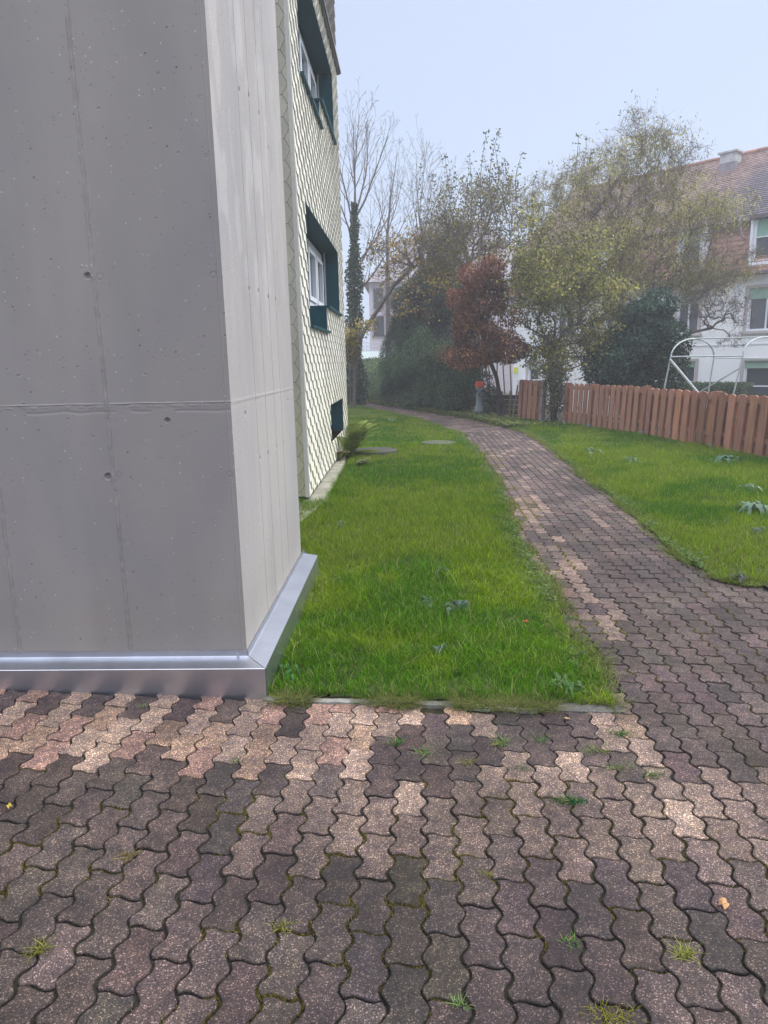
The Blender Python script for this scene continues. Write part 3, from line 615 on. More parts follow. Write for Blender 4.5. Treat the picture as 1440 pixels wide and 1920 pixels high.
# moss and tiny grass in the joints of the paving
def joint_points(n, x0, x1, y0, y1):
    a0 = R_(-.9); k = rng.integers(int(x0/W_), int(x1/W_)+1, n); y = rng.uniform(y0, y1, n)
    end = rng.random(n) < .4
    x = k*W_-.0112*np.clip(1.8*np.sin(4*np.pi*y/L_), -1, 1)
    J = np.round(y/L_-.5*(k % 2)); fx = rng.random(n)*W_; x2 = k*W_+fx; y2 = (J+.5*(k % 2))*L_+.0075*np.sin(2*np.pi*fx/W_)
    x = np.where(end, x2, x); y = np.where(end, y2, y); x = x+rng.normal(0, .0016, n); y = y+rng.normal(0, .0016, n)
    return x*np.cos(a0)-y*np.sin(a0), x*np.sin(a0)+y*np.cos(a0)
def moss():
    mb = MB(); x, y = joint_points(420000, -3.4, 3.5, .8, 4.8)
    v = fbm(x, y, 2.6, 3, 14)*.5+fbm(x, y, 9, 2, 15)*.5
    ok = (v > .55) & on_pave(x, y) & ~inside_build(x, y) & ~((y > 2.55) & (x < 0)); x, y, v = x[ok], y[ok], v[ok]; n = len(x)
    c = np.array([.13, .11, .02])*(.6+.7*rng.random((n, 1))); c = np.where(rng.random((n, 1)) < .12, np.array([.32, .27, .08]), c)
    blades(mb, np.stack([x, y, gh(x, y)-.007], 1), .005+.012*rng.random(n)*ss(.56, .68, v), np.full(n, .0028), c, .9, 1)
    x, y = joint_points(90000, .9, 3, 4.0, 13); v = fbm(x, y, 2.6, 3, 14); ok = (v > .52) & (x < plx(y)+.35) & on_pave(x, y); x, y = x[ok], y[ok]; n = len(x)
    c = np.array([.24, .24, .03])*(.6+.7*rng.random((n, 1)))
    blades(mb, np.stack([x, y, gh(x, y)-.004], 1), .006+.014*rng.random(n), np.full(n, .006), c, .9, 1)
    o = mb.build('moss', M['grass']); tag(o, 'yellow green moss growing in the joints of the paving', 'moss', None, 'stuff')
moss()
# small weed tufts growing out of the joints: each one a thing
def tuft(px, py, label, size=.05, n=60, col=(.06, .17, .03), spread=.018, name='grass_tuft', long=None, group='weeds growing in the paving joints'):
    g = gz(px, py); x0, y0 = g[0], g[1]; z0 = float(gh(x0, y0)); mb = MB()
    dx = rng.normal(0, spread, n)*(long or 1); dy = rng.normal(0, spread*.6, n)
    P = np.stack([x0+dx, y0+dy, np.full(n, z0-.006)], 1)
    c = np.array(col)*(.6+.8*rng.random((n, 1))); c = np.where(rng.random((n, 1)) < .12, np.array([.34, .28, .09]), c)
    blades(mb, P, size*.72*(.25+.8*rng.random(n)), .0024+.001*rng.random(n), c, 1.5, 2)
    o = mb.build(name, M['grass']); V = np.empty(len(o.data.vertices)*3, np.float32); o.data.vertices.foreach_get('co', V); V = V.reshape(-1, 3)-np.array([x0, y0, z0], np.float32)
    o.data.vertices.foreach_set('co', V.ravel()); o.location = (x0, y0, z0); tag(o, label, 'weed', group)
YG = (.15, .16, .03); GR = (.05, .15, .035)
tuft(1073, 1503, 'widest dark green grass tuft, low and mat-like, in the paving on the right', .035, 260, (.025, .10, .035), .012, long=2.6)
tuft(742, 1394, 'dark green spiky grass tuft on the paving straight below the middle of the lawn edge', .055, 60, GR)
tuft(793, 1412, 'small bright green star-shaped grass tuft just right of a larger dark one', .045, 45, (.09, .22, .05))
tuft(940, 1395, 'pale sprawling grass tuft below the whitish kerb patch', .065, 80, (.13, .20, .06))
tuft(878, 1430, 'yellowish round weed tuft on grey pavers right of the star-shaped tuft', .04, 50, YG)
tuft(1160, 1376, 'green grass tuft on a pink paver at the lawn corner', .05, 90, GR, .016, long=1.8)
tuft(1120, 1408, 'ragged grass tuft between pinkish pavers below the lawn corner', .045, 70, (.13, .2, .06), long=1.6)
tuft(1015, 1388, 'small dark tuft beside a pink paver under the lawn edge', .04, 50, GR)
tuft(1160, 1440, 'thin pale grass tuft on the last column of pink pavers', .045, 60, (.14, .2, .06), long=1.5)
tuft(978, 1440, 'small green sprig between two dark pavers left of the pink ones', .035, 36, GR)
tuft(1225, 1455, 'long thin weed row where the path meets the forecourt', .05, 60, (.10, .17, .05), .02)
tuft(268, 1335, 'leafy green sprig between pale pavers near the metal flashing', .03, 50, (.03, .15, .03), .012)
tuft(440, 1428, 'fine green sprig between pale pavers below the corner of the flashing', .03, 40, (.08, .18, .05), .012)
tuft(530, 1738, 'round yellow-green moss cushion on the lower pavers left of centre', .025, 160, YG, .014)
tuft(75, 1790, 'upright yellow-green grass tuft at the lower left', .05, 70, YG, .012)
tuft(240, 1612, 'straw coloured grass tuft on dark pavers in the left half', .045, 60, (.22, .17, .05), .012)
tuft(1140, 1905, 'large yellow moss cushion at the bottom edge of the view', .025, 240, (.18, .17, .03), .022, long=1.5)
tuft(912, 1640, 'long yellow-green moss strip in a joint of the middle right pavers', .022, 120, YG, .012)
tuft(1068, 1765, 'small bright green sprig in the lower right paving', .03, 50, (.09, .2, .04), .010)
tuft(865, 1885, 'pale rosette tuft near the bottom centre', .04, 50, (.14, .22, .07), .010)
tuft(1285, 1790, 'ragged yellowish grass strip in a joint at the lower right', .045, 110, (.22, .24, .06), .014)
tuft(1070, 1160, 'bright green weed on pale pavers at the left margin of the path', .045, 90, (.03, .16, .04), .02)
# broad-leaved weeds
def leaf_strip(mb, base, az, length, width, arch, col, droop=.6, n=7, fold=.25, lobes=0):
    t = np.linspace(0, 1, n); r = length*t; d = np.array([math.cos(az), math.sin(az)]); s_ = np.array([-d[1], d[0]])
    z = arch*np.sin(np.pi*np.minimum(t*.9+.1, 1))-droop*arch*t**2
    wd = width*.5*np.sin(np.pi*np.clip(t*.94+.05, 0, 1))**.6
    if lobes: wd = wd*(.55+.45*np.abs(np.sin(t*lobes*np.pi)))
    c = np.stack([base[0]+d[0]*r, base[1]+d[1]*r, base[2]+z], 1)
    V = np.concatenate([c+np.stack([s_[0]*wd, s_[1]*wd, wd*fold], 1), c, c-np.stack([s_[0]*wd, s_[1]*wd, -wd*fold], 1)])
    i = np.arange(n-1); mb.add(V, np.concatenate([np.stack([i, i+1, i+1+n, i+n], 1), np.stack([i+n, i+1+n, i+1+2*n, i+2*n], 1)]), np.array(col)*(.8+.4*rng.random()))
def rosette(px, py, label, r=.12, n=9, col=(.12, .22, .12), width=.35, arch=.06, lobes=3, name='broad_leaf_weed', cat='weed'):
    g = gz(px, py, .02); mb = MB(); z0 = float(gh(g[0], g[1]))+.035; n = int(n*1.7); r = r*.8; arch = arch*.7; col = np.array(col)*.62
    for k in range(n): leaf_strip(mb, (rng.normal(0, r*.25), rng.normal(0, r*.25), 0), 2*np.pi*k/n+rng.normal(0, .3), r*rng.uniform(.35, 1.15), r*width*rng.uniform(.7, 1.2), arch*rng.uniform(.3, 1.3), col, rng.uniform(.3, 1), lobes=lobes)
    o = mb.build(name, M['leaf'], smooth=True); o.location = (g[0], g[1], z0); tag(o, label, cat)
BL = (.16, .26, .20)
rosette(858, 1142, 'bluish green leafy weed patch in the middle of the near lawn', .13, 16, BL, .28, .05, 3)
rosette(800, 1135, 'small pale weed leaves just left of the bluish weed patch in the near lawn', .08, 6, BL, .3, .04, 2)
rosette(828, 1073, 'low grey green weed in the lawn above the bluish patch', .09, 8, (.12, .22, .12), .3, .04, 2)
rosette(822, 1228, 'pale blue green weed sprigs in the lawn below the bluish patch', .08, 8, BL, .3, .05, 2)
rosette(635, 1098, 'small broad green leaf rosette in the lawn near the end of the flashing', .07, 6, (.09, .22, .06), .4, .05)
rosette(640, 990, 'pale upright leaf in the lawn level with the tile corner', .09, 4, (.22, .32, .18), .35, .09)
rosette(1415, 960, 'large silvery dock plant in the right lawn close to the frame edge', .24, 12, (.20, .32, .22), .38, .12)
rosette(1405, 918, 'pale silvery leaf pair in the right lawn behind the large dock plant', .17, 5, (.30, .42, .34), .4, .07)
rosette(1360, 868, 'large green dock leaves in the grass at the foot of the brown fence', .30, 9, (.10, .22, .12), .4, .12)
rosette(1110, 850, 'broad pale weed leaves in the right lawn beside the path bend', .24, 10, (.20, .33, .16), .4, .10)
rosette(1185, 868, 'cluster of light green weed leaves in the middle of the right lawn', .20, 10, (.20, .33, .14), .4, .09)
rosette(1385, 1088, 'dark brownish wilted weed at the lower edge of the right lawn', .10, 9, (.12, .13, .10), .35, .05)
rosette(1420, 1000, 'small blue green weed in the right lawn below the large dock plant', .10, 7, BL, .35, .06)
rosette(735, 790, 'light green broad weed in the far lawn before the path bend', .22, 9, (.24, .38, .14), .4, .08)
rosette(540, 1270, 'green broad-leaved weed at the lawn edge beside the corner of the flashing', .10, 8, (.06, .20, .04), .35, .07)
rosette(1060, 1290, 'low trailing weed at the lower right corner of the near lawn', .12, 12, (.10, .22, .06), .3, .04)
# ------------------------------------------------------------------ fern and manholes
def fern(px, py, label, n, L, col, up=.8, group=None):
    g = gz(px, py); root = empty('fern', (g[0], g[1], float(gh(g[0], g[1]))), label, 'fern', group); mb = MB(); st = MB()
    for k in range(n):
        az = 2*np.pi*k/n+rng.normal(0, .25)
        if math.cos(az) < -.3: az = rng.uniform(-1.3, 1.3)
        l = L*rng.uniform(.7, 1.1); m = 36; t = np.linspace(0, 1, m)
        r = l*(.36*t+.38*t**2*rng.uniform(.5, 1.2)); z = l*up*rng.uniform(.6, 1.15)*(t-.45*t**2.2)
        d = np.array([math.cos(az), math.sin(az)]); P = np.stack([g[0]+d[0]*r, g[1]+d[1]*r, g[2]+z], 1)
        st.tubes(P[:-1], P[1:], .004, .003, 4, (.16, .13, .05)); c = np.array(col)*rng.uniform(.7, 1.3)
        for i in range(2, m-1):
            tg = P[i+1]-P[i-1]; tg /= np.linalg.norm(tg); sd = np.cross(tg, [0, 0, 1.]); sd /= np.linalg.norm(sd)
            pl_ = l*.20*math.sin(math.pi*min(1, t[i]*.88+.10))**.7
            for s_ in (-1, 1):
                tip = P[i]+sd*s_*pl_+tg*pl_*.35-np.array([0, 0, .12*pl_]); a = P[i]+tg*.008; b = P[i]-tg*.006; q = (P[i]+tip)/2
                mb.add([b, q-tg*.010, tip, q+tg*.011, a], [[0, 1, 2, 3, 4]], c*rng.uniform(.75, 1.2))
    mb.build('frond', M['leaf'], root); st.build('stem', M['bark'], root)
fern(655, 858, 'tall green and tan fern growing against the cladding by the basement window', 19, .78, (.19, .25, .05), 1.35)
fern(634, 866, 'low yellowish fern clump at the foot of the cladding, nearer than the tall one', 9, .34, (.26, .26, .08), 1.0)
fern(672, 874, 'dark small fern spreading beside the raised manhole cover', 8, .36, (.14, .17, .06), .6)
def manhole(px, py, r, h, label, col, moss_=False):
    g = gz(px, py); root = empty('manhole', (g[0], g[1], 0), label, 'manhole', 'concrete manhole covers in the lawn'); col = np.array(col)*.55
    a = MB(); a.lathe((g[0], g[1], 0), [(r, -.04), (r, h-.01), (r-.01, h), (r-.045, h), (r-.047, h-.012)], 40, col); a.build('rim', M['concrete_small'], root)
    b = MB(); b.lathe((g[0], g[1], 0), [(r-.05, h-.02), (r-.052, h-.002), (r-.06, h+.001), (.03, h+.004), (.001, h+.004)], 40, np.array(col)*.85); b.build('lid', M['concrete_small'], root)
manhole(702, 852, .40, .085, 'raised round concrete manhole cover in the lawn beside the fern', (.13, .125, .11))
manhole(823, 834, .34, .055, 'low round manhole cover half sunk in the lawn near the path bend', (.18, .19, .14))
def moss_pad():
    g = gz(690, 846, .09); mb = MB(); x = g[0]+rng.normal(0, .09, 900); y = g[1]+rng.normal(0, .06, 900)
    blades(mb, np.stack([x, y, np.full(900, .085)], 1), .01+.03*rng.random(900), np.full(900, .008), np.array([.22, .30, .05])*(.6+.7*rng.random((900, 1))), .8, 1)
    o = mb.build('moss_cushion', M['grass']); tag(o, 'bright green moss cushion on the raised manhole cover', 'moss')
moss_pad()
# ------------------------------------------------------------------ fallen leaves
def fallen(px, py, label, s=.02, col=(.45, .25, .08)):
    g = gz(px, py); mb = MB(); a0 = rng.random()*6
    for k in range(3): leaf_strip(mb, (0, 0, .004), a0+k*.9, s, s*.8, .006, col, n=5)
    o = mb.build('fallen_leaf', M['leaf']); o.location = (g[0], g[1], float(gh(g[0], g[1]))+.004+(.03 if on_pave(g[0], g[1]) == False else 0)); tag(o, label, 'leaf', 'fallen autumn leaves')
fallen(1362, 1698, 'curled pale orange leaf lying on dark pavers at the lower right', .024, (.60, .34, .16))
fallen(985, 1175, 'reddish brown leaf lying in the near lawn', .022, (.45, .12, .04))
fallen(18, 1530, 'yellow leaf lying on pavers at the left edge', .014, (.55, .42, .06))
fallen(1062, 1352, 'dry tan leaf on the kerb strip below the lawn', .018, (.5, .35, .18))
def litter():
    mb = MB(); n = 900; t = rng.uniform(17.5, 31, n); x = prx(t)-rng.exponential(.35, n)+.35; P = np.stack([x, t, .006+.012*rng.random(n)], 1)
    ok = x > plx(t); P = P[ok]; n = len(P)
    leaf_cards(mb, P, .075, .05, np.array([[.25, .13, .07], [.33, .2, .1], [.14, .08, .06], [.4, .28, .16]])[rng.integers(0, 4, n)], flat=True)
    o = mb.build('leaf_litter', M['leaf']); tag(o, 'brown fallen leaves strewn along the far edge of the path below the hedge', 'leaves', None, 'stuff')
def leaf_cards(mb, P, ln, wd, col, flat=False, dirs=None, droop=0.):
    n = len(P); d = rng.normal(0, 1, (n, 3)) if dirs is None else dirs+rng.normal(0, .45, (n, 3))
    if flat: d[:, 2] *= .15
    d[:, 2] -= droop; d /= np.linalg.norm(d, axis=1, keepdims=True)
    r = rng.normal(0, 1, (n, 3)); 
    if flat: r[:, 2] *= .2
    s_ = np.cross(d, r); s_ /= np.maximum(np.linalg.norm(s_, axis=1, keepdims=True), 1e-6)
    if flat: s_ = np.stack([-d[:, 1], d[:, 0], rng.normal(0, .2, n)], 1)
    l = ln*(.6+.7*rng.random(n))[:, None]; b = wd*(.6+.7*rng.random(n))[:, None]*.5
    V = np.stack([P, P+d*l*.45+s_*b, P+d*l, P+d*l*.45-s_*b], 1)
    c = np.asarray(col, float)*np.ones((n, 1)); c = c*(.75+.5*rng.random((n, 1)))
    mb.add(V.reshape(-1, 3), (np.array([[0, 1, 2, 3]])+(np.arange(n)*4)[:, None]), np.repeat(c, 4, 0))
litter()
# ------------------------------------------------------------------ hydrant
def hydrant():
    g = gz(898, 781); o = (g[0], g[1], 0); root = empty('hydrant', o, 'grey pillar hydrant with orange red cap between the hedge and the dark tree trunk', 'hydrant')
    gr = (.19, .23, .25); mb = MB()
    mb.lathe(o, [(.075, -.05), (.075, .15), (.08, .16)], 24, gr); mb.build('foot', M['paint'], root, True)
    mb = MB(); mb.lathe(o, [(.08, .13), (.118, .14), (.12, .155), (.12, .20), (.112, .21), (.112, .27), (.105, .285), (.088, .30), (.086, .56), (.092, .64), (.106, .68), (.108, .84), (.10, .845)], 28, gr); mb.build('column', M['paint'], root, True)
    mb = MB(); mb.lathe(o, [(.112, .835), (.114, .85), (.114, .93), (.108, .935), (.106, .985), (.095, 1.0), (.001, 1.005)], 28, (.72, .10, .045)); mb.build('cap', M['paint'], root, True)
    for dx, dy in ((-.09, -.06), (.09, -.06)):
        mb = MB(); a = np.array([g[0]+dx*.7, g[1]+dy*.7, .73]); b = np.array([g[0]+dx*1.55, g[1]+dy*1.55, .73]); mb.tubes([a], [b], .045, .045, 16, (.03, .035, .04)); mb.tubes([b], [b+(b-a)*.25], .05, .035, 16, (.02, .02, .025)); mb.tubes([b+(b-a)*.25], [b+(b-a)*.26], .035, .001, 16, (.02, .02, .025)); mb.build('outlet', M['paint'], root, True)
    mb = MB(); mb.obox((g[0]-.012, g[1]-.125, .56), (.024, 0, 0), (0, .02, 0), (0, 0, .12), (.05, .05, .06)); mb.build('plate', M['paint'], root)
hydrant()
# ------------------------------------------------------------------ wooden fences
WOODC = np.array([.29, .140, .092])
def fence(p0, p1, label, nslat, h, posts, root_name='wooden_fence', z0=.05, post_first=None, lean=.05):
    p0 = np.array([*p0, 0.]); p1 = np.array([*p1, 0.]); L = np.linalg.norm(p1-p0); d = (p1-p0)/L; nr = np.array([d[1], -d[0], 0.])
    if nr[0] > 0: nr = -nr                                   # nr points to the lawn side (-X)
    root = empty(root_name, tuple(p0), label, 'fence', 'board fences along the garden'); sl = MB(); up = np.array([-nr[0]*lean, -nr[1]*lean, 1.])
    pitch = L/nslat; w_ = pitch*.64
    def slat(c, side, z1):
        th = .022; w_ = pitch*(.62 if side else .70); o_ = c-d*w_/2+nr*(.024 if side else -.030); n = 7; jj = rng.normal(0, .006)
        prof = [(0, z0+rng.normal(0, .008)), (w_, z0+rng.normal(0, .008))]
        for a in np.linspace(0, np.pi, n): prof.append((w_/2+w_/2*math.cos(a), z1-.035+.035*math.sin(a)))
        pts = [o_+d*(u+jj*z)+up*z for u, z in prof]; m = len(pts); c_ = WOODC*(1+rng.normal(0, .17))*np.array([1, 1+rng.normal(0, .04), 1+rng.normal(0, .06)])
        V = np.array(pts+[p+nr*th for p in pts]); sl.add(V, [list(range(m))[::-1], list(range(m, 2*m))]+[[k, (k+1) % m, (k+1) % m+m, k+m] for k in range(m)], c_)
    pp = [q for q in posts]
    for i in range(nslat):
        s_ = (i+.5)*pitch
        if all(abs(s_-q) > pitch*.5 for q in pp): slat(p0+d*s_, 1, h+rng.normal(0, .006))
    for i in range(nslat+1): slat(p0+d*min(max(i*pitch, w_/2), L-w_/2), 0, h-.005+rng.normal(0, .006))
    sl.build('slats', M['wood'], root)
    for z in (.24, h-.14):
        r = MB(); r.obox(p0+up*z-nr*.008, d*L, nr*.032, up*.07, WOODC*.85); r.build('rail', M['wood'], root)
    for k, q in enumerate(posts):
        r = MB(); c = p0+d*q; pc = WOODC*.9 if not (post_first and k == len(posts)-1) else np.array([.20, .17, .16])
        r.obox(c-d*.055+nr*.052+up*.10, d*.11, nr*-.11, up*(h-.09), pc); pr = r.build('post', M['wood'], root)
        r = MB(); r.obox(c-d*.058+nr*.056-up*.05, d*.116, nr*-.118, up*.15, (.55, .58, .62)); r.build('metal_shoe', M['steel'], pr)
    return root
_a, _b = np.array([3.86, 17.9]), np.array([4.854, 14.85]); 
pts = [(3.86, 17.9), (4.854, 14.85), (5.258, 12.42), (5.66, 9.96), (6.06, 7.5)]
def lseg(a, b): return math.hypot(a[0]-b[0], a[1]-b[1])
fence(pts[0], pts[1], 'far stretch of the long brown board fence, beginning at the gap with the shrub', 15, 1.0, (.06, 1.17, lseg(pts[0], pts[1])-.06))
fence(pts[1], pts[2], 'middle stretch of the long brown board fence, in front of the laurel and tunnel frame', 9, .98, (lseg(pts[1], pts[2])-.06,))
fence(pts[2], pts[3], 'near stretch of the long brown board fence, running out of the picture on the right', 9, .965, (lseg(pts[2], pts[3])-.06,))
fence((2.99, 19.7), (3.42, 18.35), 'short brown fence piece of four boards with a grey weathered end post, beside the shrub', 5, 1.06, (1.36,), post_first=True)
# dark low board wall and stakes behind the dark trunk
def low_fence():
    a = at(900, 742, 21.8); b = at(972, 746, 20.6); root = empty('low_fence', (a[0], a[1], 0), 'low dark weathered board fence behind the crooked trunk', 'fence')
    mb = MB(); d = np.array([b[0]-a[0], b[1]-a[1], 0.]); L = np.linalg.norm(d); d /= L
    for k in range(4): mb.obox(np.array([a[0], a[1], .05+.14*k]), d*L, np.array([.02, .03, 0]), (0, 0, .125), (.05, .05, .06))
    mb.build('boards', M['wood'], root)
    for s_ in (0.02, L*.55, L-.02):
        q = MB(); q.obox(np.array([a[0], a[1]-.06, -.05])+d*s_, d*.07, (0, .06, 0), (0, 0, .75), (.06, .05, .05)); q.build('post', M['wood'], root)
low_fence()
def stake(p0, p1, r, label):
    mb = MB(); mb.tubes([p0], [p1], r, r*.8, 8, (.17, .14, .09)); mb.add(np.array(p1)+np.stack([np.cos(np.arange(8)*.785)*r*.8, np.sin(np.arange(8)*.785)*r*.8, np.zeros(8)], 1), [list(range(8))], (.17, .14, .09))
    o = mb.build('stake', M['bark']); tag(o, label, 'stake', 'rough stakes beside the short fence')
q = gz(955, 783); stake((q[0], q[1], -.05), tuple(at(957, 733, q[1])), .035, 'short upright rough stake between the dark trunk and the short fence')
q = gz(960, 786); stake((q[0], q[1], -.05), tuple(at(971, 722, q[1]+.3)), .028, 'slanting thin stake leaning on the short brown fence')
# ------------------------------------------------------------------ tunnel frame
def tunnel_frame():
    Y0, Y1 = 15.6, 16.5
    lf, rf = at(1245, 745, Y0), at(1327, 745, Y1); root = empty('tunnel_frame', (lf[0], lf[1], -.6), 'bare galvanised hoop frame of a garden tunnel standing behind the brown fence', 'frame')
    def pth(mb, P, r): P = np.array(P); mb.tubes(P[:-1], P[1:], r, r, 8, (.95, 1, 1))
    def hoop(l0, ls, ap, rs, r0):
        mb = MB(); pth(mb, [l0, ls], .017)
        l_, a_, r_ = [np.array(v) for v in (ls, ap, rs)]; mid = (l_+r_)/2; P = []
        for t in np.linspace(0, np.pi, 17): P.append(mid-(r_-l_)/2*math.cos(t)+(a_-mid)*math.sin(t))
        pth(mb, P, .015); pth(mb, [rs, r0], .017); mb.build('hoop', M['steel'], root)
    def ext(a, b, k): a = np.array(a); b = np.array(b); return tuple(a+(b-a)*k)
    ls, ap, rs = at(1257.7, 669, Y0), at(1303, 635, (Y0+Y1)/2), at(1338.6, 671, Y1)
    hoop(ext(ls, at(1245, 731, Y0), 2.3), ls, ap, rs, ext(rs, at(1327.7, 738, Y1), 2.3))
    ls2, ap2, rs2 = at(1393, 667, Y0-.5), at(1440, 632, (Y0+Y1)/2-.5), at(1482, 673, Y1-.5)
    hoop(ext(ls2, at(1374, 744, Y0-.5), 2.0), ls2, ap2, rs2, ext(rs2, at(1468, 744, Y1-.5), 2.0))
    for nm, a, b, r in (('ridge_tube', ap, ap2, .014), ('side_tube', ls, ls2, .015), ('side_tube', rs, rs2, .012), ('brace', at(1256, 674, Y0-.04), at(1309, 737, Y0-.1), .028), ('brace', at(1309, 737, Y0-.1), at(1386, 691, Y0-.5), .014)):
        mb = MB(); mb.tubes([a], [b], r, r, 8, (1.3, 1.35, 1.35) if r > .02 else (.8, .85, .85)); mb.build(nm, M['steel'], root)
tunnel_frame()
# ------------------------------------------------------------------ white house on the right
HA = at(1414, 629, 27.); _hu = w(-500, 706); _hu[2] = 0; HU = _hu/np.linalg.norm(_hu); HN = np.array([HU[1], -HU[0], 0.]); HA0 = np.array([HA[0], HA[1], 0.])
def hp(s, z, o=0.): return HA0+HU*s+HN*o+np.array([0, 0, z])
def hbox(mb, s0, s1, z0, z1, o0, o1, col=(1, 1, 1)): mb.obox(hp(s0, z0, o0), HU*(s1-s0), HN*(o1-o0), (0, 0, z1-z0), col)
def house():
    root = empty('white_house', tuple(hp(0, -1.2)), 'white rendered house with red tiled mansard roof and chimney behind the trees', 'house')
    S0, S1 = -7.0, 10.9; mb = MB(); hbox(mb, S0, S1, -1.3, 4.36, .22, 10.); mb.build('body', M['render'], root)
    # outer leaf with window openings
    WN = [(-.95, .30, 2.42, 3.92), (2.08, 2.95, 2.42, 3.92), (-.72, .26, -.35, 1.36), (2.08, 2.90, -.1, 1.38), (9.40, 10.02, -.2, 1.36), (5.2, 6.1, 2.42, 3.92), (7.6, 8.5, 2.42, 3.92), (5.2, 6.1, -.1, 1.38), (-3.6, -2.6, 2.42, 3.92), (-3.6, -2.6, -.1, 1.38)]
    mb = MB()
    for a, b, lo, hi in cells(S0, S1, -1.3, 4.36, WN): hbox(mb, a, b, lo, hi, 0, .2198)
    mb.build('facade', M['render'], root)
    mb = MB(); hbox(mb, S0, S1+.02, 1.93, 1.97, -.02, -.001, (.75, .77, .82)); mb.build('string_course', M['paint'], root)
    for a, b, lo, hi in WN:
        mb = MB(); sr = (.46, .42, .42)
        hbox(mb, a-.12, a, lo, hi+.10, -.03, -.001, sr); hbox(mb, b, b+.12, lo, hi+.10, -.03, -.001, sr); hbox(mb, a, b, hi, hi+.10, -.03, -.001, sr); win = mb.build('window', M['paint'], root)
        mb = MB(); hbox(mb, a-.18, b+.18, lo-.10, lo-.001, -.10, .05, (.5, .47, .47)); mb.build('sill', M['paint'], win)
        mb = MB()
        for (p, q, c_, d_) in ((a, a+.07, lo, hi), (b-.07, b, lo, hi), (a+.07, b-.07, lo, lo+.07), (a+.07, b-.07, hi-.07, hi), (a+.07, b-.07, lo+(hi-lo)*.45, lo+(hi-lo)*.45+.05) if lo < 1 else ((a+b)/2-.03, (a+b)/2+.03, lo+.07, hi-.07)):
            hbox(mb, p, q, c_, d_, .08, .13)
        mb.build('frame', M['frame'], win)
        mb = MB(); hbox(mb, a, b, lo, hi, .135, .14); mb.build('pane', M['glass'], win)
        mb = MB(); k = .26 if lo > 1 else .16; n = 6
        for i in range(n): hbox(mb, a+.01, b-.01, hi-k*(hi-lo)*(i+1)/n+.004, hi-k*(hi-lo)*i/n, .05, .068, (.30, .46, .37))
        mb.build('roller_shutter', M['paint'], win)
    # steep tiled lower roof
    zr0, zr1 = 4.42, 6.34; mb = MB()
    hbox(mb, S0, S1+.3, 4.36, 4.44, -.30, 9.9, (.12, .11, .13)); mb.build('eave', M['paint'], root)
    mb = MB(); hbox(mb, S0, S1+.3, 4.37, 4.47, -.40, -.31, (.14, .13, .15)); mb.build('gutter', M['paint'], root)
    def tiles(mb, f, s0, s1, t0, t1, rows, wd, colf, scal=.5):
        for r_ in range(rows):
            v0 = t0+(t1-t0)*r_/rows; v1 = t0+(t1-t0)*(r_+1.12)/rows; n = int((s1-s0)/wd)
            s_ = s0+(np.arange(n)+(.5 if r_ % 2 else 0))*wd
            kk = 5; V = []
            for a, dv in ((0, scal*.35), (.25, .1*scal), (.5, 0), (.75, .1*scal), (1, scal*.35)):
                V.append(f(s_+wd*a*.97, v0+(v1-v0)*dv, .03))
            V.append(f(s_+wd*.97, np.full(n, v1), .002)); V.append(f(s_, np.full(n, v1), .002))
            V.append(f(s_, v0+(v1-v0)*scal*.35+0*s_, -.02)); V.append(f(s_+wd*.5, v0+0*s_, -.02)); V.append(f(s_+wd*.97, v0+(v1-v0)*scal*.35+0*s_, -.02))
            V = np.stack(V, 1); off = (np.arange(n)*10)[:, None]; c = np.repeat(colf(s_, v0, n), 10, 0)
            mb.add(V.reshape(-1, 3), np.array([[0, 1, 2, 3, 4, 5, 6]])+off, c)
            mb.L.append(((np.array([[7, 8, 2, 0]])+off)+mb.n-n*10).ravel()); mb.T.append(np.full(n, 4)); mb.L.append(((np.array([[8, 9, 4, 2]])+off)+mb.n-n*10).ravel()); mb.T.append(np.full(n, 4))
    def f_low(s_, v, d):
        s_ = np.asarray(s_, float); v = np.broadcast_to(v, s_.shape); o = -.28+.75*v-d; z = zr0+(zr1-zr0)*v
        return HA0+HU*s_[:, None]+HN*o[:, None]+np.stack([0*z, 0*z, z], 1)
    mb = MB(); tiles(mb, f_low, S0, S1+.2, 0, 1, 11, .18, lambda s_, v, n: np.array([.27, .15, .125])*(1+rng.normal(0, .14, (n, 1))))
    mb.add(np.array([hp(S0, zr0, -.27), hp(S1+.25, zr0, -.27), hp(S1+.25, zr1, .48), hp(S0, zr1, .48)]), np.array([[0, 3, 2, 1]]), (.12, .06, .05))
    mb.build('lower_roof', M['tile'], root)
    RO, RZ = 5.0, 9.75
    def f_up(s_, v, d):
        s_ = np.asarray(s_, float); v = np.broadcast_to(v, s_.shape); o = .15+(RO-.15)*v-d*.55; z = 6.28+(RZ-6.28)*v+d*.8
        return HA0+HU*s_[:, None]+HN*o[:, None]+np.stack([0*z, 0*z, z], 1)
    def cu(s_, v, n):
        t = ss(1.1, 2.8, s_+2.0*(v-.5)+rng.normal(0, .12, n))[:, None]; return (np.array([.105, .092, .115])*(1-t)+np.array([.23, .155, .145])*t)*(1+rng.normal(0, .16, (n, 1)))
    mb = MB(); tiles(mb, f_up, S0, S1+.3, 0, 1, 36, .18, cu, .35); mb.add(np.array([hp(S0, 6.24, .13), hp(S1+.3, 6.24, .13), hp(S1+.3, RZ-.04, RO), hp(S0, RZ-.04, RO)]), np.array([[0, 3, 2, 1]]), (.05, .04, .04))
    mb.add(np.array([hp(S0, 6.24, .13), hp(S1+.3, 6.24, .13), hp(S1+.3, 6.30, 1.0), hp(S0, 6.30, 1.0)]), np.array([[0, 1, 2, 3]]), (.05, .04, .04))
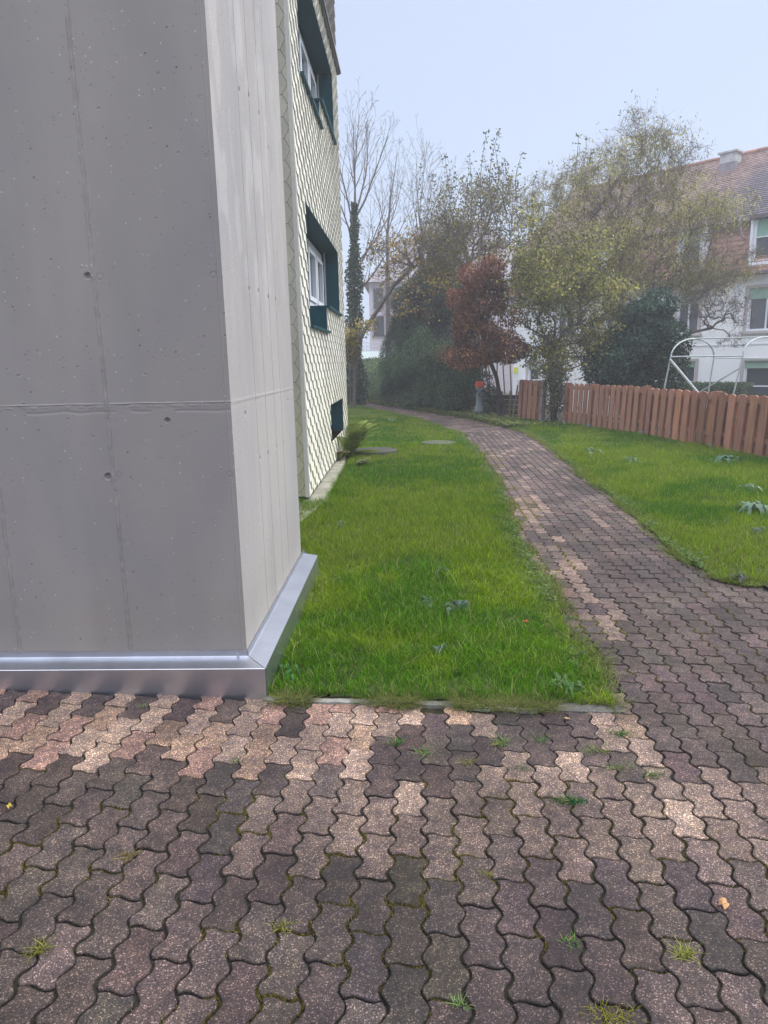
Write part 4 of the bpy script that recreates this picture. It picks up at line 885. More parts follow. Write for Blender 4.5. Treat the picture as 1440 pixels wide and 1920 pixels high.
    mb.add(np.array([hp(S0, 6.24, 10), hp(S1+.3, 6.24, 10), hp(S1+.3, RZ-.04, RO), hp(S0, RZ-.04, RO)]), np.array([[0, 1, 2, 3]]), (.12, .06, .05))
    mb.add(np.array([hp(S1+.28, 4.4, -.2), hp(S1+.28, 6.3, .3), hp(S1+.28, RZ-.05, RO), hp(S1+.28, 6.3, 9.7), hp(S1+.28, 4.4, 9.9)]), [[0, 1, 2, 3, 4]], (.5, .5, .55))
    rf = mb.build('upper_roof', M['tile'], root)
    rd = MB(); n = 60
    for i in range(n):
        a = hp(S0+(S1+.3-S0)*i/n, RZ+.0, RO); b = hp(S0+(S1+.3-S0)*(i+1.08)/n, RZ+.02, RO); rd.tubes([a], [b], .11, .09, 10, np.array([.28, .14, .11])*(1+rng.normal(0, .12)))
    rd.build('ridge_tiles', M['tile'], rf)
    ch = MB(); o_ = 3.9
    def onpl(px, py, o):
        d = w(px, py); P0 = HA0+HN*o; t = P0.dot(HN)/d.dot(HN); q = d*t; q[2] += H; return float((q-P0).dot(HU)), float(q[2])
    sl_, zc = onpl(1350, 290, o_); sr_, _ = onpl(1380, 290, o_); z1 = onpl(1366, 304, o_)[1]
    hbox(ch, sr_, sl_, 8.0, z1, o_, o_+.55, (.24, .22, .25)); hbox(ch, sr_+.005, sl_-.005, z1, zc, o_+.005, o_+.545, (.46, .46, .46)); hbox(ch, sr_-.07, sl_+.07, zc, zc+.07, o_-.07, o_+.62, (.42, .42, .44)); ch.build('chimney', M['concrete_small'], rf)
    for a, b in ((-1.7, .34), (1.95, 3.0), (6.0, 7.4)):
        dm = MB(); zl, zh = 4.80, 6.22
        hbox(dm, b-.09, b, zl-.12, zh+.02, -.20, 1.2, (.74, .77, .82)); hbox(dm, a, a+.09, zl-.12, zh+.02, -.20, 1.2, (.74, .77, .82)); hbox(dm, a+.09, b-.09, zl-.12, zl-.02, -.20, 1.0, (.74, .77, .82)); hbox(dm, a, b, zh+.02, zh+.12, -.35, 1.2, (.12, .1, .12))
        dr = dm.build('dormer', M['paint'], root)
        dm = MB(); hbox(dm, a+.09, b-.09, zl-.02, zl+.06, -.14, -.05); hbox(dm, b-.20, b-.09, zl+.06, zh, -.14, -.05); hbox(dm, a+.09, a+.2, zl+.06, zh, -.14, -.05); hbox(dm, a+.2, b-.2, zh-.62, zh-.58, -.14, -.06); dm.build('frame', M['frame'], dr)
        dm = MB(); hbox(dm, a+.2, b-.2, zl+.06, zh-.62, -.08, -.07); dm.build('pane', M['glass'], dr)
        dm = MB(); hbox(dm, a+.2, b-.2, zh-.58, zh, -.10, -.08, (.24, .42, .34)); dm.build('blind', M['paint'], dr)
    br = MB(); P = [hp(.75, 6.1, -.1), hp(.62, 5.75, -.22), hp(.50, 5.62, -.3)]; br.tubes(P[:-1], P[1:], .035, .035, 8, (.13, .11, .12)); br.build('drain_pipe', M['paint'], root)
    yp = MB(); hbox(yp, 10.60, 10.84, .95, 1.22, -.03, -.002, (.75, .75, .08)); yp.build('yellow_plate', M['paint'], root)
    cn = MB(); hbox(cn, 9.2, 10.25, .62, .66, -.55, -.02, (.7, .72, .75)); hbox(cn, 10.18, 10.23, -1.2, .62, -.54, -.49, (.7, .72, .75)); hbox(cn, 9.22, 9.27, -1.2, .62, -.54, -.49, (.7, .72, .75)); cn.build('porch_canopy', M['paint'], root)
house()
# ------------------------------------------------------------------ pale house far left behind the bare trees
def far_house():
    Y = 46.; a = at(694, 640, Y); b = at(1010, 640, Y); root = empty('far_house', (a[0], Y, -1.), 'hazy pale house with large hipped roof beyond the bare trees at the left', 'house')
    x0, x1 = a[0], b[0]; ez = at(694, 530, Y)[2]; rz = at(870, 408, Y+4)[2]
    mb = MB(); mb.box(x0, x1, Y, Y+9, -1.3, ez, (.62, .56, .60)); mb.build('body', M['paint'], root)
    mb = MB(); e_ = .4; V = [(x0-e_, Y-e_, ez), (x1+e_, Y-e_, ez), (x1+e_, Y+9.4, ez), (x0-e_, Y+9.4, ez), (at(830, 420, Y+4)[0], Y+4.5, rz), (x1-3, Y+4.5, rz)]
    mb.add(V, [[0, 1, 5, 4], [1, 2, 5], [2, 3, 4, 5], [3, 0, 4], [3, 2, 1, 0]], (.25, .225, .25)); mb.build('roof', M['tile'], root)
    for k, (px, py) in enumerate(((712, 612), (738, 612), (712, 560), (738, 560), (770, 612), (770, 560))):
        c = at(px, py, Y-.02); q = MB(); q.box(c[0]-.45, c[0]+.45, Y-.05, Y-.001, c[2]-.7, c[2]+.7, (.42, .38, .42)); wn = q.build('window', M['paint'], root)
        q = MB(); q.box(c[0]-.38, c[0]+.38, Y-.06, Y-.052, c[2]-.62, c[2]+.62); q.build('pane', M['glass'], wn)
    q = MB(); c0 = at(722, 545, Y); q.box(x0+.9, x0+1.15, Y-.25, Y-.001, -1, ez, (.35, .3, .34)); q.build('downpipe', M['paint'], root)
    # small wing with white bands
far_house()
def shed():
    Y = 36.; a = at(672, 672, Y); b = at(724, 672, Y); root = empty('garden_shed', (a[0], Y, -.2), 'small shed with pale ribbed roof behind the low left end of the hedge', 'shed')
    mb = MB(); mb.box(a[0]+.1, b[0]-.1, Y+.1, Y+2, -1., a[2]-.02, (.30, .32, .30)); mb.build('walls', M['paint'], root)
    mb = MB(); t0 = at(682, 659, Y+2.)[2]; x0, x1 = a[0]-.1, b[0]+.15; n = 26
    for i in range(n):
        u0, u1 = x0+(x1-x0)*i/n, x0+(x1-x0)*(i+.8)/n; mb.add([(u0, Y-.1, a[2]), (u1, Y-.1, a[2]), (u1-.3, Y+2.2, t0), (u0-.3, Y+2.2, t0)], [[0, 1, 2, 3]], (.42, .5, .48) if i % 2 else (.28, .33, .33))
    mb.obox((x0, Y-.14, a[2]-.05), (x1-x0, 0, 0), (0, .05, 0), (0, 0, .06), (.7, .74, .74)); mb.obox((x0-.3, Y+2.18, t0-.03), (x1-x0, 0, 0), (0, .05, 0), (0, 0, .06), (.7, .74, .74))
    mb.build('roof', M['paint'], root)
    Y = 39.5; a = at(676, 655, Y); b = at(722, 640, Y); root = empty('trellis', (a[0], Y, 0), 'white lattice trellis standing behind the shed roof', 'trellis'); mb = MB()
    for i in range(9): x = a[0]+(b[0]-a[0])*i/8; mb.box(x-.015, x+.015, Y, Y+.02, -1, b[2], (.75, .75, .8))
    for i in range(7): z = b[2]-.04-i*.2; mb.box(a[0], b[0], Y-.022, Y-.002, z-.015, z+.015, (.75, .75, .8))
    mb.build('lattice', M['paint'], root)
shed()
# ------------------------------------------------------------------ trees and shrubs
def blob_points(blobs, n, Y, D, shell=0.):
    """blobs: (px, py, rx, ry, weight) silhouettes at depth Y, thickness D metres"""
    wt = np.array([b[4] for b in blobs], float); wt /= wt.sum(); k = rng.choice(len(blobs), n, p=wt); P = []
    for i in k:
        b = blobs[i]
        while True:
            v = rng.uniform(-1, 1, 3); q = v.dot(v)
            if q <= 1 and (not shell or q > shell*rng.random()): break
        Yb = b[5] if len(b) > 5 else Y; P.append(at(b[0]+v[0]*b[2], b[1]+v[1]*b[3], Yb)+[0, v[2]*D, 0])
    return np.array(P)
def grow(trunk, targets, up=.6, r_tip=.004, r_exp=.45, jit=.03, sub=3, r_max=.14, curly=0.):
    """joins every target to the closest suitable node of the growing skeleton; returns segments"""
    nodes = [np.array(p, float) for p in trunk]; par = [-1]+list(range(len(nodes)-1)); nt0 = len(nodes)
    base = nodes[min(1, nt0-1)]; order = np.argsort(np.linalg.norm(targets-nodes[-1], axis=1))
    X = np.zeros((nt0+len(targets)*sub, 3)); X[:nt0] = nodes; n = nt0; P = par[:]
    st = max(0, nt0//3)
    for ti in order:
        t = targets[ti]; dv = t-X[st:n]; dist = np.linalg.norm(dv, axis=1); cost = dist*(1+up*np.clip(.45-dv[:, 2]/np.maximum(dist, 1e-6), 0, 2))
        j = int(np.argmin(cost))+st; a = X[j]; d = dist[j-st]
        if d < 1e-3: continue
        for s_ in range(1, sub+1):
            f = s_/sub; q = a+(t-a)*f; 
            if s_ < sub: q = q+rng.normal(0, jit+curly, 3)*min(d, 1.)+np.array([0, 0, .08*d*math.sin(math.pi*f)])
            X[n] = q; P.append(j if s_ == 1 else n-1); n += 1
    X = X[:n]; P = np.array(P[:n]); cnt = np.zeros(n)
    if not curly:
        for _ in range(4):
            S_ = np.zeros_like(X); K = np.zeros(n); q = np.arange(nt0, n); np.add.at(S_, P[q], X[q]); np.add.at(K, P[q], 1)
            m_ = (K > 0) & (np.arange(n) >= nt0); X[m_] = .4*X[m_]+.35*X[P[m_]]+.25*S_[m_]/K[m_, None]
    leaf = np.ones(n, bool); leaf[P[P >= 0]] = False; cnt[leaf] = 1
    for i in range(n-1, 0, -1): cnt[P[i]] += cnt[i]
    rad = np.minimum(r_tip*np.maximum(cnt, 1)**r_exp, r_max); i = np.arange(1, n); ok = P[i] >= 0; i = i[ok]
    return X, P, rad, i, leaf
def branch_mesh(root, X, P, rad, idx, trunk_n, bark, name='branches'):
    tr = idx[idx < trunk_n]; br = idx[idx >= trunk_n]
    if len(tr): mb = MB(); mb.tubes(X[P[tr]], X[tr], rad[P[tr]]*1.05, rad[tr], 10, bark); mb.build('trunk', M['bark'], root, True)
    big = br[rad[br] > .015]; sm = br[rad[br] <= .015]; mb = MB()
    if len(big): mb.tubes(X[P[big]], X[big], np.minimum(rad[P[big]], rad[big]*1.25), rad[big], 6, bark)
    if len(sm): mb.tubes(X[P[sm]], X[sm], np.minimum(rad[P[sm]], rad[sm]*1.3), rad[sm]*.85, 3, bark)
    if mb.n: mb.build(name, M['bark'], root)
def twigs(X, src, n, ln, r, up=.5, wob=.25, seg=3, droop=0.):
    """short crooked shoots from the given nodes; returns segment ends"""
    s_ = rng.choice(src, n); p = X[s_].copy(); d = rng.normal(0, 1, (n, 3)); d[:, 2] += up; d /= np.linalg.norm(d, axis=1, keepdims=True); l = ln*(.4+.9*rng.random(n))[:, None]/seg
    A, B, ra, rb = [], [], [], []
    for k in range(seg):
        d = d+rng.normal(0, wob, (n, 3)); d[:, 2] -= droop; d /= np.linalg.norm(d, axis=1, keepdims=True); q = p+d*l; A.append(p); B.append(q); ra.append(np.full(n, r*(1-.25*k))); rb.append(np.full(n, r*(1-.25*(k+1)))); p = q
    return np.concatenate(A), np.concatenate(B), np.concatenate(ra), np.concatenate(rb)
def pick(cols, n): 
    c = np.array(cols); return c[rng.integers(0, len(c), n)]
def clump_shade(P, sc, lo, hi, seed): 
    v = fbm(P[:, 0]+P[:, 1]*.5, P[:, 2]+P[:, 1]*.3, sc, 3, seed); return (lo+(hi-lo)*ss(.35, .65, v))[:, None]
def tree(name, label, cat, base, path, blobs, n, Y, D, bark, leaf=None, ntw=0, twl=.4, up=.6, r_tip=.004, r_exp=.45, r_max=.14, jit=.03, curly=0., twr=.004, wob=.25, droop=0., sub=3, group=None, seg=3, twup=.5):
    root = empty(name, tuple(base), label, cat, group)
    T = blob_points(blobs, n, Y, D); T = T[T[:, 2] > base[2]+.2]
    X, P, rad, idx, lf = grow([base]+list(path), T, up, r_tip, r_exp, jit, sub, r_max, curly)
    tn = 1+len(path); branch_mesh(root, X, P, rad, idx, tn, bark)
    src = np.where(rad < .02)[0]; src = src[src >= tn]; ends = X[lf]
    if ntw:
        A, B, ra, rb = twigs(X, src, ntw, twl, twr, twup, wob, seg, droop); mb = MB(); mb.tubes(A, B, ra, rb, 3, bark); mb.build('twigs', M['bark'], root)
        pts_ = np.concatenate([B, X[src]])
    else: pts_ = X[src]
    if leaf:
        nl, ln, wd, cols, dr, spread, part = leaf; k = rng.integers(0, len(pts_), nl); Q = pts_[k]+rng.normal(0, spread, (nl, 3))
        if part is not None: ok = rng.random(nl) < part(Q); Q = Q[ok]
        c = pick(cols, len(Q))*clump_shade(Q, 1.8, .55, 1.3, len(label)); mb = MB(); leaf_cards(mb, Q, ln, wd, c, droop=dr); mb.build('foliage', M['leaf'], root)
    return root, X, lf
def A_(x, y, Y): return at(x, y, Y)
def gb(x, Y, z=-.1): p = at(x, 700, Y); return np.array([p[0], p[1], z])
BK = (.15, .13, .125); BKD = (.055, .046, .045)
# bare trees: trunk that forks into steep limbs and fine upright twigs
def fork_tree(name, label, base, path, starts, bark, Lx, r0, lv=4, spread=.42, group=None, dens=1.):
    root = empty(name, tuple(base), label, 'tree', group); A, B, ra, rb = [], [], [], []; pts = [np.array(base, float)]+list(path); tr = MB()
    m = len(pts); rr = np.linspace(r0*1.25, r0*.34, m); tr.tubes(pts[:-1], pts[1:], rr[:-1], rr[1:]*1.02, 10, bark); tr.build('trunk', M['bark'], root, True)
    def br(p, d, L, r, k):
        n = max(3, int(L/.28)); q = p.copy()
        for i in range(n):
            d = d+rng.normal(0, .055, 3)+np.array([0, 0, .045]); d /= np.linalg.norm(d); q2 = q+d*L/n; f = i/n
            A.append(q); B.append(q2); ra.append(r*(1-.75*f)); rb.append(r*(1-.75*(i+1)/n)); q = q2
            if k < lv and f > .12 and rng.random() < (.85 if k < lv-1 else .9)*dens:
                t = rng.normal(0, 1, 3); t -= d*t.dot(d); t /= np.linalg.norm(t); a = rng.uniform(.35, .85)*(.9 if k > 1 else .8); dd = d*math.cos(a)+t*math.sin(a); br(q.copy(), dd, L*rng.uniform(.32, .6)*(1.15-f*.7), max(r*(1-.75*f)*.5, .004), k+1)
    for p, t in starts:
        d = np.array(t)-np.array(p); L = np.linalg.norm(d); br(np.array(p, float), d/L, L*1.0, r0*.27, 1)
    mb = MB(); A, B, ra, rb = map(np.array, (A, B, ra, rb)); ra = np.maximum(ra, .0045); rb = np.maximum(rb, .004); big = ra > .014; mb.tubes(A[big], B[big], ra[big], rb[big], 6, bark); mb.tubes(A[~big], B[~big], ra[~big], rb[~big], 3, bark); mb.build('branches', M['bark'], root)
    return root
Y = 28.
r1 = fork_tree('bare_tree', 'tall leafless tree with ivy clad trunk right beside the apartment block', gb(664, Y), [A_(662, 620, Y), A_(660, 540, Y), A_(663, 470, Y), A_(665, 395, Y)],
  [(A_(665, 398, Y), A_(652, 215, Y+.6)), (A_(664, 400, Y), A_(672, 235, Y-.8)), (A_(666, 400, Y), A_(722, 250, Y+.8)), (A_(666, 410, Y), A_(744, 262, Y-.6)), (A_(664, 440, Y), A_(640, 250, Y-.4)), (A_(663, 470, Y), A_(632, 330, Y+.4)), (A_(663, 500, Y), A_(770, 375, Y+.3)), (A_(661, 520, Y), A_(735, 395, Y-.9)), (A_(661, 560, Y), A_(740, 470, Y-.7))], BK, 1, .16, lv=5, dens=1.15)
def ivy(root, P0, P1, r, n, cols=((.03, .07, .035), (.045, .10, .045), (.02, .05, .03))):
    t = rng.random(n)**1.25; a = rng.random(n)*2*np.pi; rr = r*(.4+.8*rng.random(n))*(1+.4*np.sin(t*17)*np.sin(t*7))*(1-.75*t**1.5)
    P = P0+(P1-P0)*t[:, None]+np.stack([np.cos(a)*rr, np.sin(a)*rr, 0*a], 1); mb = MB(); leaf_cards(mb, P, .11, .09, pick(cols, n)*.9, droop=.5); mb.build('ivy', M['leaf'], root)
ivy(r1, gb(664, 28, 0), A_(664, 380, 28), .36, 6500)
Y = 31.
fork_tree('bare_tree', 'slender bare tree with fine upright twigs, second from the apartment block', gb(727, Y), [A_(728, 600, Y), A_(727, 520, Y), A_(726, 440, Y), A_(732, 380, Y)],
  [(A_(732, 380, Y), A_(742, 290, Y)), (A_(726, 442, Y), A_(700, 335, Y+.6)), (A_(726, 445, Y), A_(758, 325, Y-.5)), (A_(727, 470, Y), A_(790, 380, Y+.6)), (A_(727, 450, Y), A_(712, 320, Y-.7)), (A_(727, 500, Y), A_(680, 430, Y))], BK, 1, .10, lv=5)
Y = 29.
fork_tree('bare_tree', 'third bare tree, its thin shoots rising between the slender tree and the fruit tree', gb(790, Y), [A_(790, 620, Y), A_(792, 540, Y), A_(792, 480, Y)],
  [(A_(792, 480, Y), A_(770, 330, Y+.5)), (A_(792, 485, Y), A_(782, 295, Y-.5)), (A_(792, 490, Y), A_(822, 320, Y+.4)), (A_(792, 500, Y), A_(810, 290, Y)), (A_(792, 520, Y), A_(845, 380, Y-.4)), (A_(792, 500, Y), A_(748, 390, Y))], BK, 1, .09, lv=5)
# 3 leaning tree with few brown leaves
tree('leaning_tree', 'leaning double-trunked tree arching right with a few yellow leaves', 'tree', gb(662, 26), [A_(668, 650, 26), A_(688, 612, 26), A_(712, 575, 26), A_(738, 535, 26), A_(775, 500, 26)],
     [(790, 470, 60, 40, 2), (740, 470, 60, 40, 1.4), (830, 470, 50, 60, 1.5), (760, 560, 60, 50, 1.2), (720, 500, 40, 30, .6)], 360, 26, 1.8, (.13, .11, .10),
     (2200, .10, .07, ((.42, .30, .05), (.30, .16, .07), (.45, .36, .06), (.2, .13, .07)), .6, .06, None), 900, .6, up=.2, r_tip=.008, r_exp=.43, r_max=.16, twr=.006)
# yellow shrub at the wall end
tree('yellow_shrub', 'small shrub with yellow autumn leaves at the end wall of the apartment block', 'shrub', gb(655, 25.5), [A_(656, 690, 25.5)], [(655, 650, 16, 32, 1), (690, 612, 20, 10, .15)], 60, 25.5, .6, BK,
     (1500, .10, .08, ((.42, .34, .06), (.35, .28, .06), (.22, .16, .06)), .5, .10, None), 100, .3)
# 4 fruit tree with long leafy water shoots
def shoots(root, base_pts, tops, Y, cols, bark=BK, ln=.11):
    mb = MB(); lf = MB(); P = []
    for (bx, by), (tx, ty), bare in zip(base_pts, tops, [0]*99):
        a, b = A_(bx, by, Y+rng.uniform(-.8, .8)), None; b = A_(tx, ty, a[1]+rng.uniform(-.2, .2)); n = 8; t = np.linspace(0, 1, n)[:, None]; Q = a+(b-a)*t+np.array([rng.normal(0, .12), 0, 0])*np.sin(np.pi*t); mb = MB(); mb.tubes(Q[:-1], Q[1:], np.linspace(.022, .007, n-1), np.linspace(.02, .005, n-1), 5, bark); mb.build('shoot', M['bark'], root)
        m = int(np.linalg.norm(b-a)*15); s_ = rng.random(m)**.75; P.append(a+(b-a)*s_[:, None]+rng.normal(0, .05, (m, 3))); P.append(b+rng.normal(0, .035, (5, 3)))
    Q = np.concatenate(P); leaf_cards(lf, Q, ln, ln*.5, pick(cols, len(Q))); lf.build('shoot_leaves', M['leaf'], root)
r4, X4, l4 = tree('fruit_tree', 'fruit tree with long straight water shoots and curled grey green leaves rising above the hedge', 'tree', gb(880, 24.5), [A_(878, 650, 24.5), A_(872, 560, 24.5), A_(868, 500, 24.5)],
     [(820, 420, 50, 60, 1.5), (880, 400, 60, 70, 2), (930, 390, 60, 70, 2), (850, 460, 70, 50, 2), (960, 420, 50, 60, 1)], 480, 24.5, 1.8, BK,
     (6000, .09, .055, ((.22, .23, .12), (.14, .15, .06), (.22, .20, .06), (.17, .12, .06)), .5, .10, None), 1300, .55, up=1.2, r_tip=.006, r_max=.13, twr=.005, twup=1.)
sb = [(860, 520), (800, 470), (790, 470), (880, 440), (905, 430), (915, 420), (930, 420), (950, 400), (970, 380), (830, 450), (1000, 400), (1060, 400), (1085, 380), (1095, 400), (845, 470), (895, 460)]
sp_ = [(834, 292), (790, 312), (812, 330), (880, 290), (911, 252), (925, 262), (936, 243), (905, 300), (978, 290), (868, 330), (1005, 330), (1085, 252), (1100, 262), (1112, 285), (852, 330), (946, 300)]
shoots(r4, sb, sp_, 24.2, ((.06, .085, .05), (.085, .11, .06), (.11, .12, .06)))
# 5 copper beech-like small tree with crooked dark trunk
tr5 = [A_(934, 765, 20.4), A_(936, 735, 20.4), A_(931, 708, 20.4), A_(920, 680, 20.4), A_(908, 640, 20.4), A_(904, 590, 20.4)]
g5 = gz(938, 784); r5, X5, l5 = tree('copper_tree', 'small tree with dark red and orange autumn leaves on a crooked dark trunk', 'tree', (g5[0], g5[1], -.05), tr5,
     [(905, 560, 52, 55, 3), (900, 640, 55, 48, 2.4), (945, 640, 26, 40, .8), (868, 610, 24, 40, .8), (900, 515, 32, 24, .6), (960, 650, 20, 16, .2)], 560, 20.4, 1.0, BKD,
     None, 700, .25, up=.2, r_tip=.005, r_max=.11)
Q = blob_points([(908, 555, 46, 46, 3), (902, 640, 50, 46, 2.6), (950, 650, 36, 34, 1.1), (868, 610, 22, 40, .9), (920, 505, 26, 26, .6), (880, 515, 22, 20, .4), (962, 590, 26, 30, .5), (875, 670, 44, 26, .9), (972, 655, 22, 18, .3), (850, 560, 16, 20, .25)], 24000, 20.4, 1.2, .5)
tz = ss(1.9, 4.0, Q[:, 2])[:, None]; cA = pick(((.15, .052, .036), (.10, .036, .032), (.24, .10, .045)), len(Q)); cB = pick(((.22, .09, .05), (.40, .20, .06), (.17, .07, .055), (.10, .042, .045)), len(Q))
mb = MB(); v = fbm(Q[:, 0]*1.2, Q[:, 2]*1.2+Q[:, 1], 1.6, 3, 8); keep = v > .45; Q, tz, cA, cB = Q[keep], tz[keep], cA[keep], cB[keep]; leaf_cards(mb, Q, .085, .055, (cA*tz+cB*(1-tz))*clump_shade(Q, 2., .6, 1.3, 3), droop=.4); mb.build('foliage', M['leaf'], r5)
# small secondary dark stem
g = gz(945, 784); mb = MB(); mb.tubes([(g[0], g[1], -.05), A_(946, 760, 20.3)], [A_(946, 760, 20.3), A_(938, 742, 20.4)], .06, .05, 8, BKD); mb.build('side_stem', M['bark'], r5)
# 6 yellow green shrub tree in the fence gap
g6 = gb(1040, 18.6, -.05); YGL = ((.26, .27, .075), (.34, .33, .085), (.18, .20, .065), (.42, .35, .10), (.12, .14, .06), (.20, .17, .08))
tree('hazel_shrub', 'large yellow green leafy shrub standing in the gap of the brown fence', 'shrub', g6, [A_(1036, 740, 18.7), A_(1032, 690, 18.8), A_(1040, 640, 18.8)],
     [(1050, 590, 66, 64, 3), (1120, 600, 50, 60, 2), (1040, 510, 70, 64, 2.4), (995, 555, 42, 64, 1.4), (1090, 490, 64, 60, 2), (1035, 670, 46, 44, 1.6), (1110, 665, 40, 34, 1), (1010, 440, 50, 50, 1), (975, 500, 34, 40, .6), (1150, 540, 34, 50, .8)], 900, 19.0, 1.3, (.09, .08, .065),
     (30000, .075, .058, YGL, .6, .09, lambda Q: .15+.85*(fbm(Q[:, 0]*1.3+Q[:, 1], Q[:, 2]*1.3, 1.9, 3, 4) > .50)), 2200, .45, up=.7, r_tip=.005, r_max=.08)
tree('ivy_shrub', 'narrow dark shrub with small leaves right beside the grey end post', 'shrub', gb(1042, 18.2, -.05), [A_(1043, 770, 18.2)], [(1042, 745, 17, 40, 2), (1040, 700, 20, 25, 1)], 160, 18.2, .35, BKD,
     (3800, .05, .04, ((.07, .085, .05), (.10, .10, .06), (.05, .06, .045), (.16, .13, .07)), .2, .09, None), 300, .2)
# 7 corkscrew willow
g7 = gb(1165, 21.8, -.1)
WL = ((.36, .35, .13), (.44, .41, .15), (.28, .29, .12), (.44, .36, .14), (.26, .23, .11))
tree('corkscrew_willow', 'tall corkscrew willow with thinning yellow green leaves in front of the white house', 'tree', g7, [A_(1165, 680, 21.8), A_(1162, 610, 21.8), A_(1160, 560, 21.8)],
     [(1185, 275, 52, 62, 2.), (1235, 310, 55, 62, 1.8), (1110, 340, 66, 64, 2.4), (1060, 370, 60, 66, 1.8), (1180, 400, 95, 75, 4), (1280, 335, 40, 60, 1.1), (1120, 460, 95, 75, 3.6), (1230, 480, 90, 66, 3.2), (1310, 420, 66, 56, 2.2), (1350, 400, 38, 48, 1.4), (1290, 520, 88, 50, 3.4), (1350, 500, 54, 40, 1.8), (1010, 400, 46, 66, 1.2), (1160, 540, 70, 50, 2)], 2300, 21.8, 2.0, (.14, .115, .10),
     (56000, .115, .023, WL, 1.3, .07, lambda Q: .15+.85*(fbm(Q[:, 0]*1.1+Q[:, 1]*.5, Q[:, 2]*.9, 1.3, 3, 9) > .46)), 11000, .6, up=.5, r_tip=.0045, r_exp=.45, r_max=.15, curly=.06, twr=.0042, wob=.75, seg=5, droop=.05)
# its low leafless branch over the tunnel frame
tree('willow_branch_tree', 'low leafless crooked branches reaching right over the tunnel frame', 'tree', gb(1225, 20.6, -.3), [A_(1228, 690, 20.6), A_(1262, 642, 20.5), A_(1290, 625, 20.4), A_(1335, 615, 20.3)],
     [(1340, 570, 60, 34, 3), (1380, 590, 36, 34, 1.4), (1300, 590, 40, 34, 1.2), (1370, 640, 26, 18, .5), (1350, 520, 60, 30, 1)], 300, 20.4, .8, (.12, .10, .095), None, 1300, .45, up=.35, r_tip=.0048, r_exp=.42, r_max=.05, curly=.08, twr=.0042, wob=.8, seg=5)
# 8 laurel
LG = ((.018, .045, .032), (.028, .065, .042), (.012, .032, .026), (.07, .12, .085))
def evergreen(name, label, cat, base, blobs, n, Y, D, cols, ln, wd, shell=.75, spray=True, nb=260, gap=.30, sc=1.6, group=None, up=.1):
    root = empty(name, tuple(base), label, cat, group); T = blob_points(blobs, nb, Y, D*.8); T = T[T[:, 2] > .15]
    X, P, rad, idx, lf = grow([base, base+np.array([0, 0, .5])], T, .2, .006, .45, .04, 2, .08); branch_mesh(root, X, P, rad, idx, 2, BKD)
    Q = blob_points(blobs, n, Y, D, shell); Q = Q[(Q[:, 2] > gh(Q[:, 0], Q[:, 1])+.02)]; v = fbm(Q[:, 0]*1.1+Q[:, 1]*.6, Q[:, 2]*1.3, sc*1.5, 3, len(label)); Q = Q[v > gap+.04]
    mb = MB()
    if spray:
        m = len(Q); cen = Q.mean(0); d = (Q-cen)/np.array([2., 2., 1.5]); d[:, 2] = np.abs(d[:, 2])*.4+up; d += rng.normal(0, .5, (m, 3)); d /= np.linalg.norm(d, axis=1, keepdims=True)
        c = pick(cols, m)*clump_shade(Q, 3.2, .4, 1.6, 5)
        for k in range(5):
            p = Q+d*(ln*.8*k)+np.array([0, 0, -.012*k*k]); leaf_cards(mb, p, ln, wd, c*(.85+.1*k), dirs=d*1.1)
    else: leaf_cards(mb, Q, ln, wd, pick(cols, len(Q))*clump_shade(Q, 2.6, .5, 1.5, 4), droop=.2)
    mb.build('foliage', M['leaf'], root); return root
evergreen('laurel_bush', 'dense dark green laurel bush behind the brown fence, left of the tunnel frame', 'shrub', gb(1195, 18.2), [(1190, 660, 66, 64, 3), (1210, 610, 48, 52, 1.5), (1150, 690, 56, 50, 1.8), (1245, 690, 38, 52, 1.2), (1230, 575, 26, 34, .5), (1262, 640, 22, 40, .4)], 26000, 18.4, 1.1, LG, .11, .045, .8, False, up=.3)
HG = ((.028, .060, .028), (.042, .085, .038), (.018, .038, .020), (.11, .16, .08))
evergreen('cotoneaster_hedge', 'broad dark evergreen shrub with arching sprays beside the hydrant', 'hedge', gb(820, 24.6), [(830, 705, 50, 66, 3, 23.6), (785, 680, 46, 70, 2.5, 25.4), (864, 715, 36, 62, 1.8, 22.6), (752, 675, 38, 65, 1.8, 26.8), (845, 745, 34, 34, 1, 22.9), (790, 740, 36, 32, 1, 24.8), (745, 728, 30, 34, .8, 26.8), (872, 680, 28, 44, .8, 22.6)], 34000, 23.6, 1.3, HG, .05, .030, .85)
evergreen('cotoneaster_hedge', 'lower evergreen hedge with paler tips at the far left behind the path', 'hedge', gb(690, 30.8), [(665, 703, 30, 36, 1.5, 32.5), (700, 706, 36, 36, 2, 30.5), (732, 708, 30, 40, 1.6, 29.), (665, 733, 28, 22, .8, 32.3), (705, 737, 28, 24, .9, 30.3)], 15000, 27.8, 1.2, ((.12, .19, .10), (.18, .25, .12), (.08, .14, .08), (.23, .27, .13)), .055, .032, .85)
evergreen('evergreen_bush', 'tall blue green evergreen bush behind the arching hedge and left of the red leaved tree', 'shrub', gb(800, 28), [(805, 565, 48, 62, 3), (780, 615, 46, 44, 1.8), (840, 555, 38, 50, 1.6), (835, 620, 40, 50, 1.4), (765, 570, 26, 40, .6), (815, 505, 30, 22, .4)], 34000, 28, 1.4, ((.03, .052, .036), (.045, .072, .046), (.018, .032, .026), (.11, .14, .085)), .055, .028, .7, True)
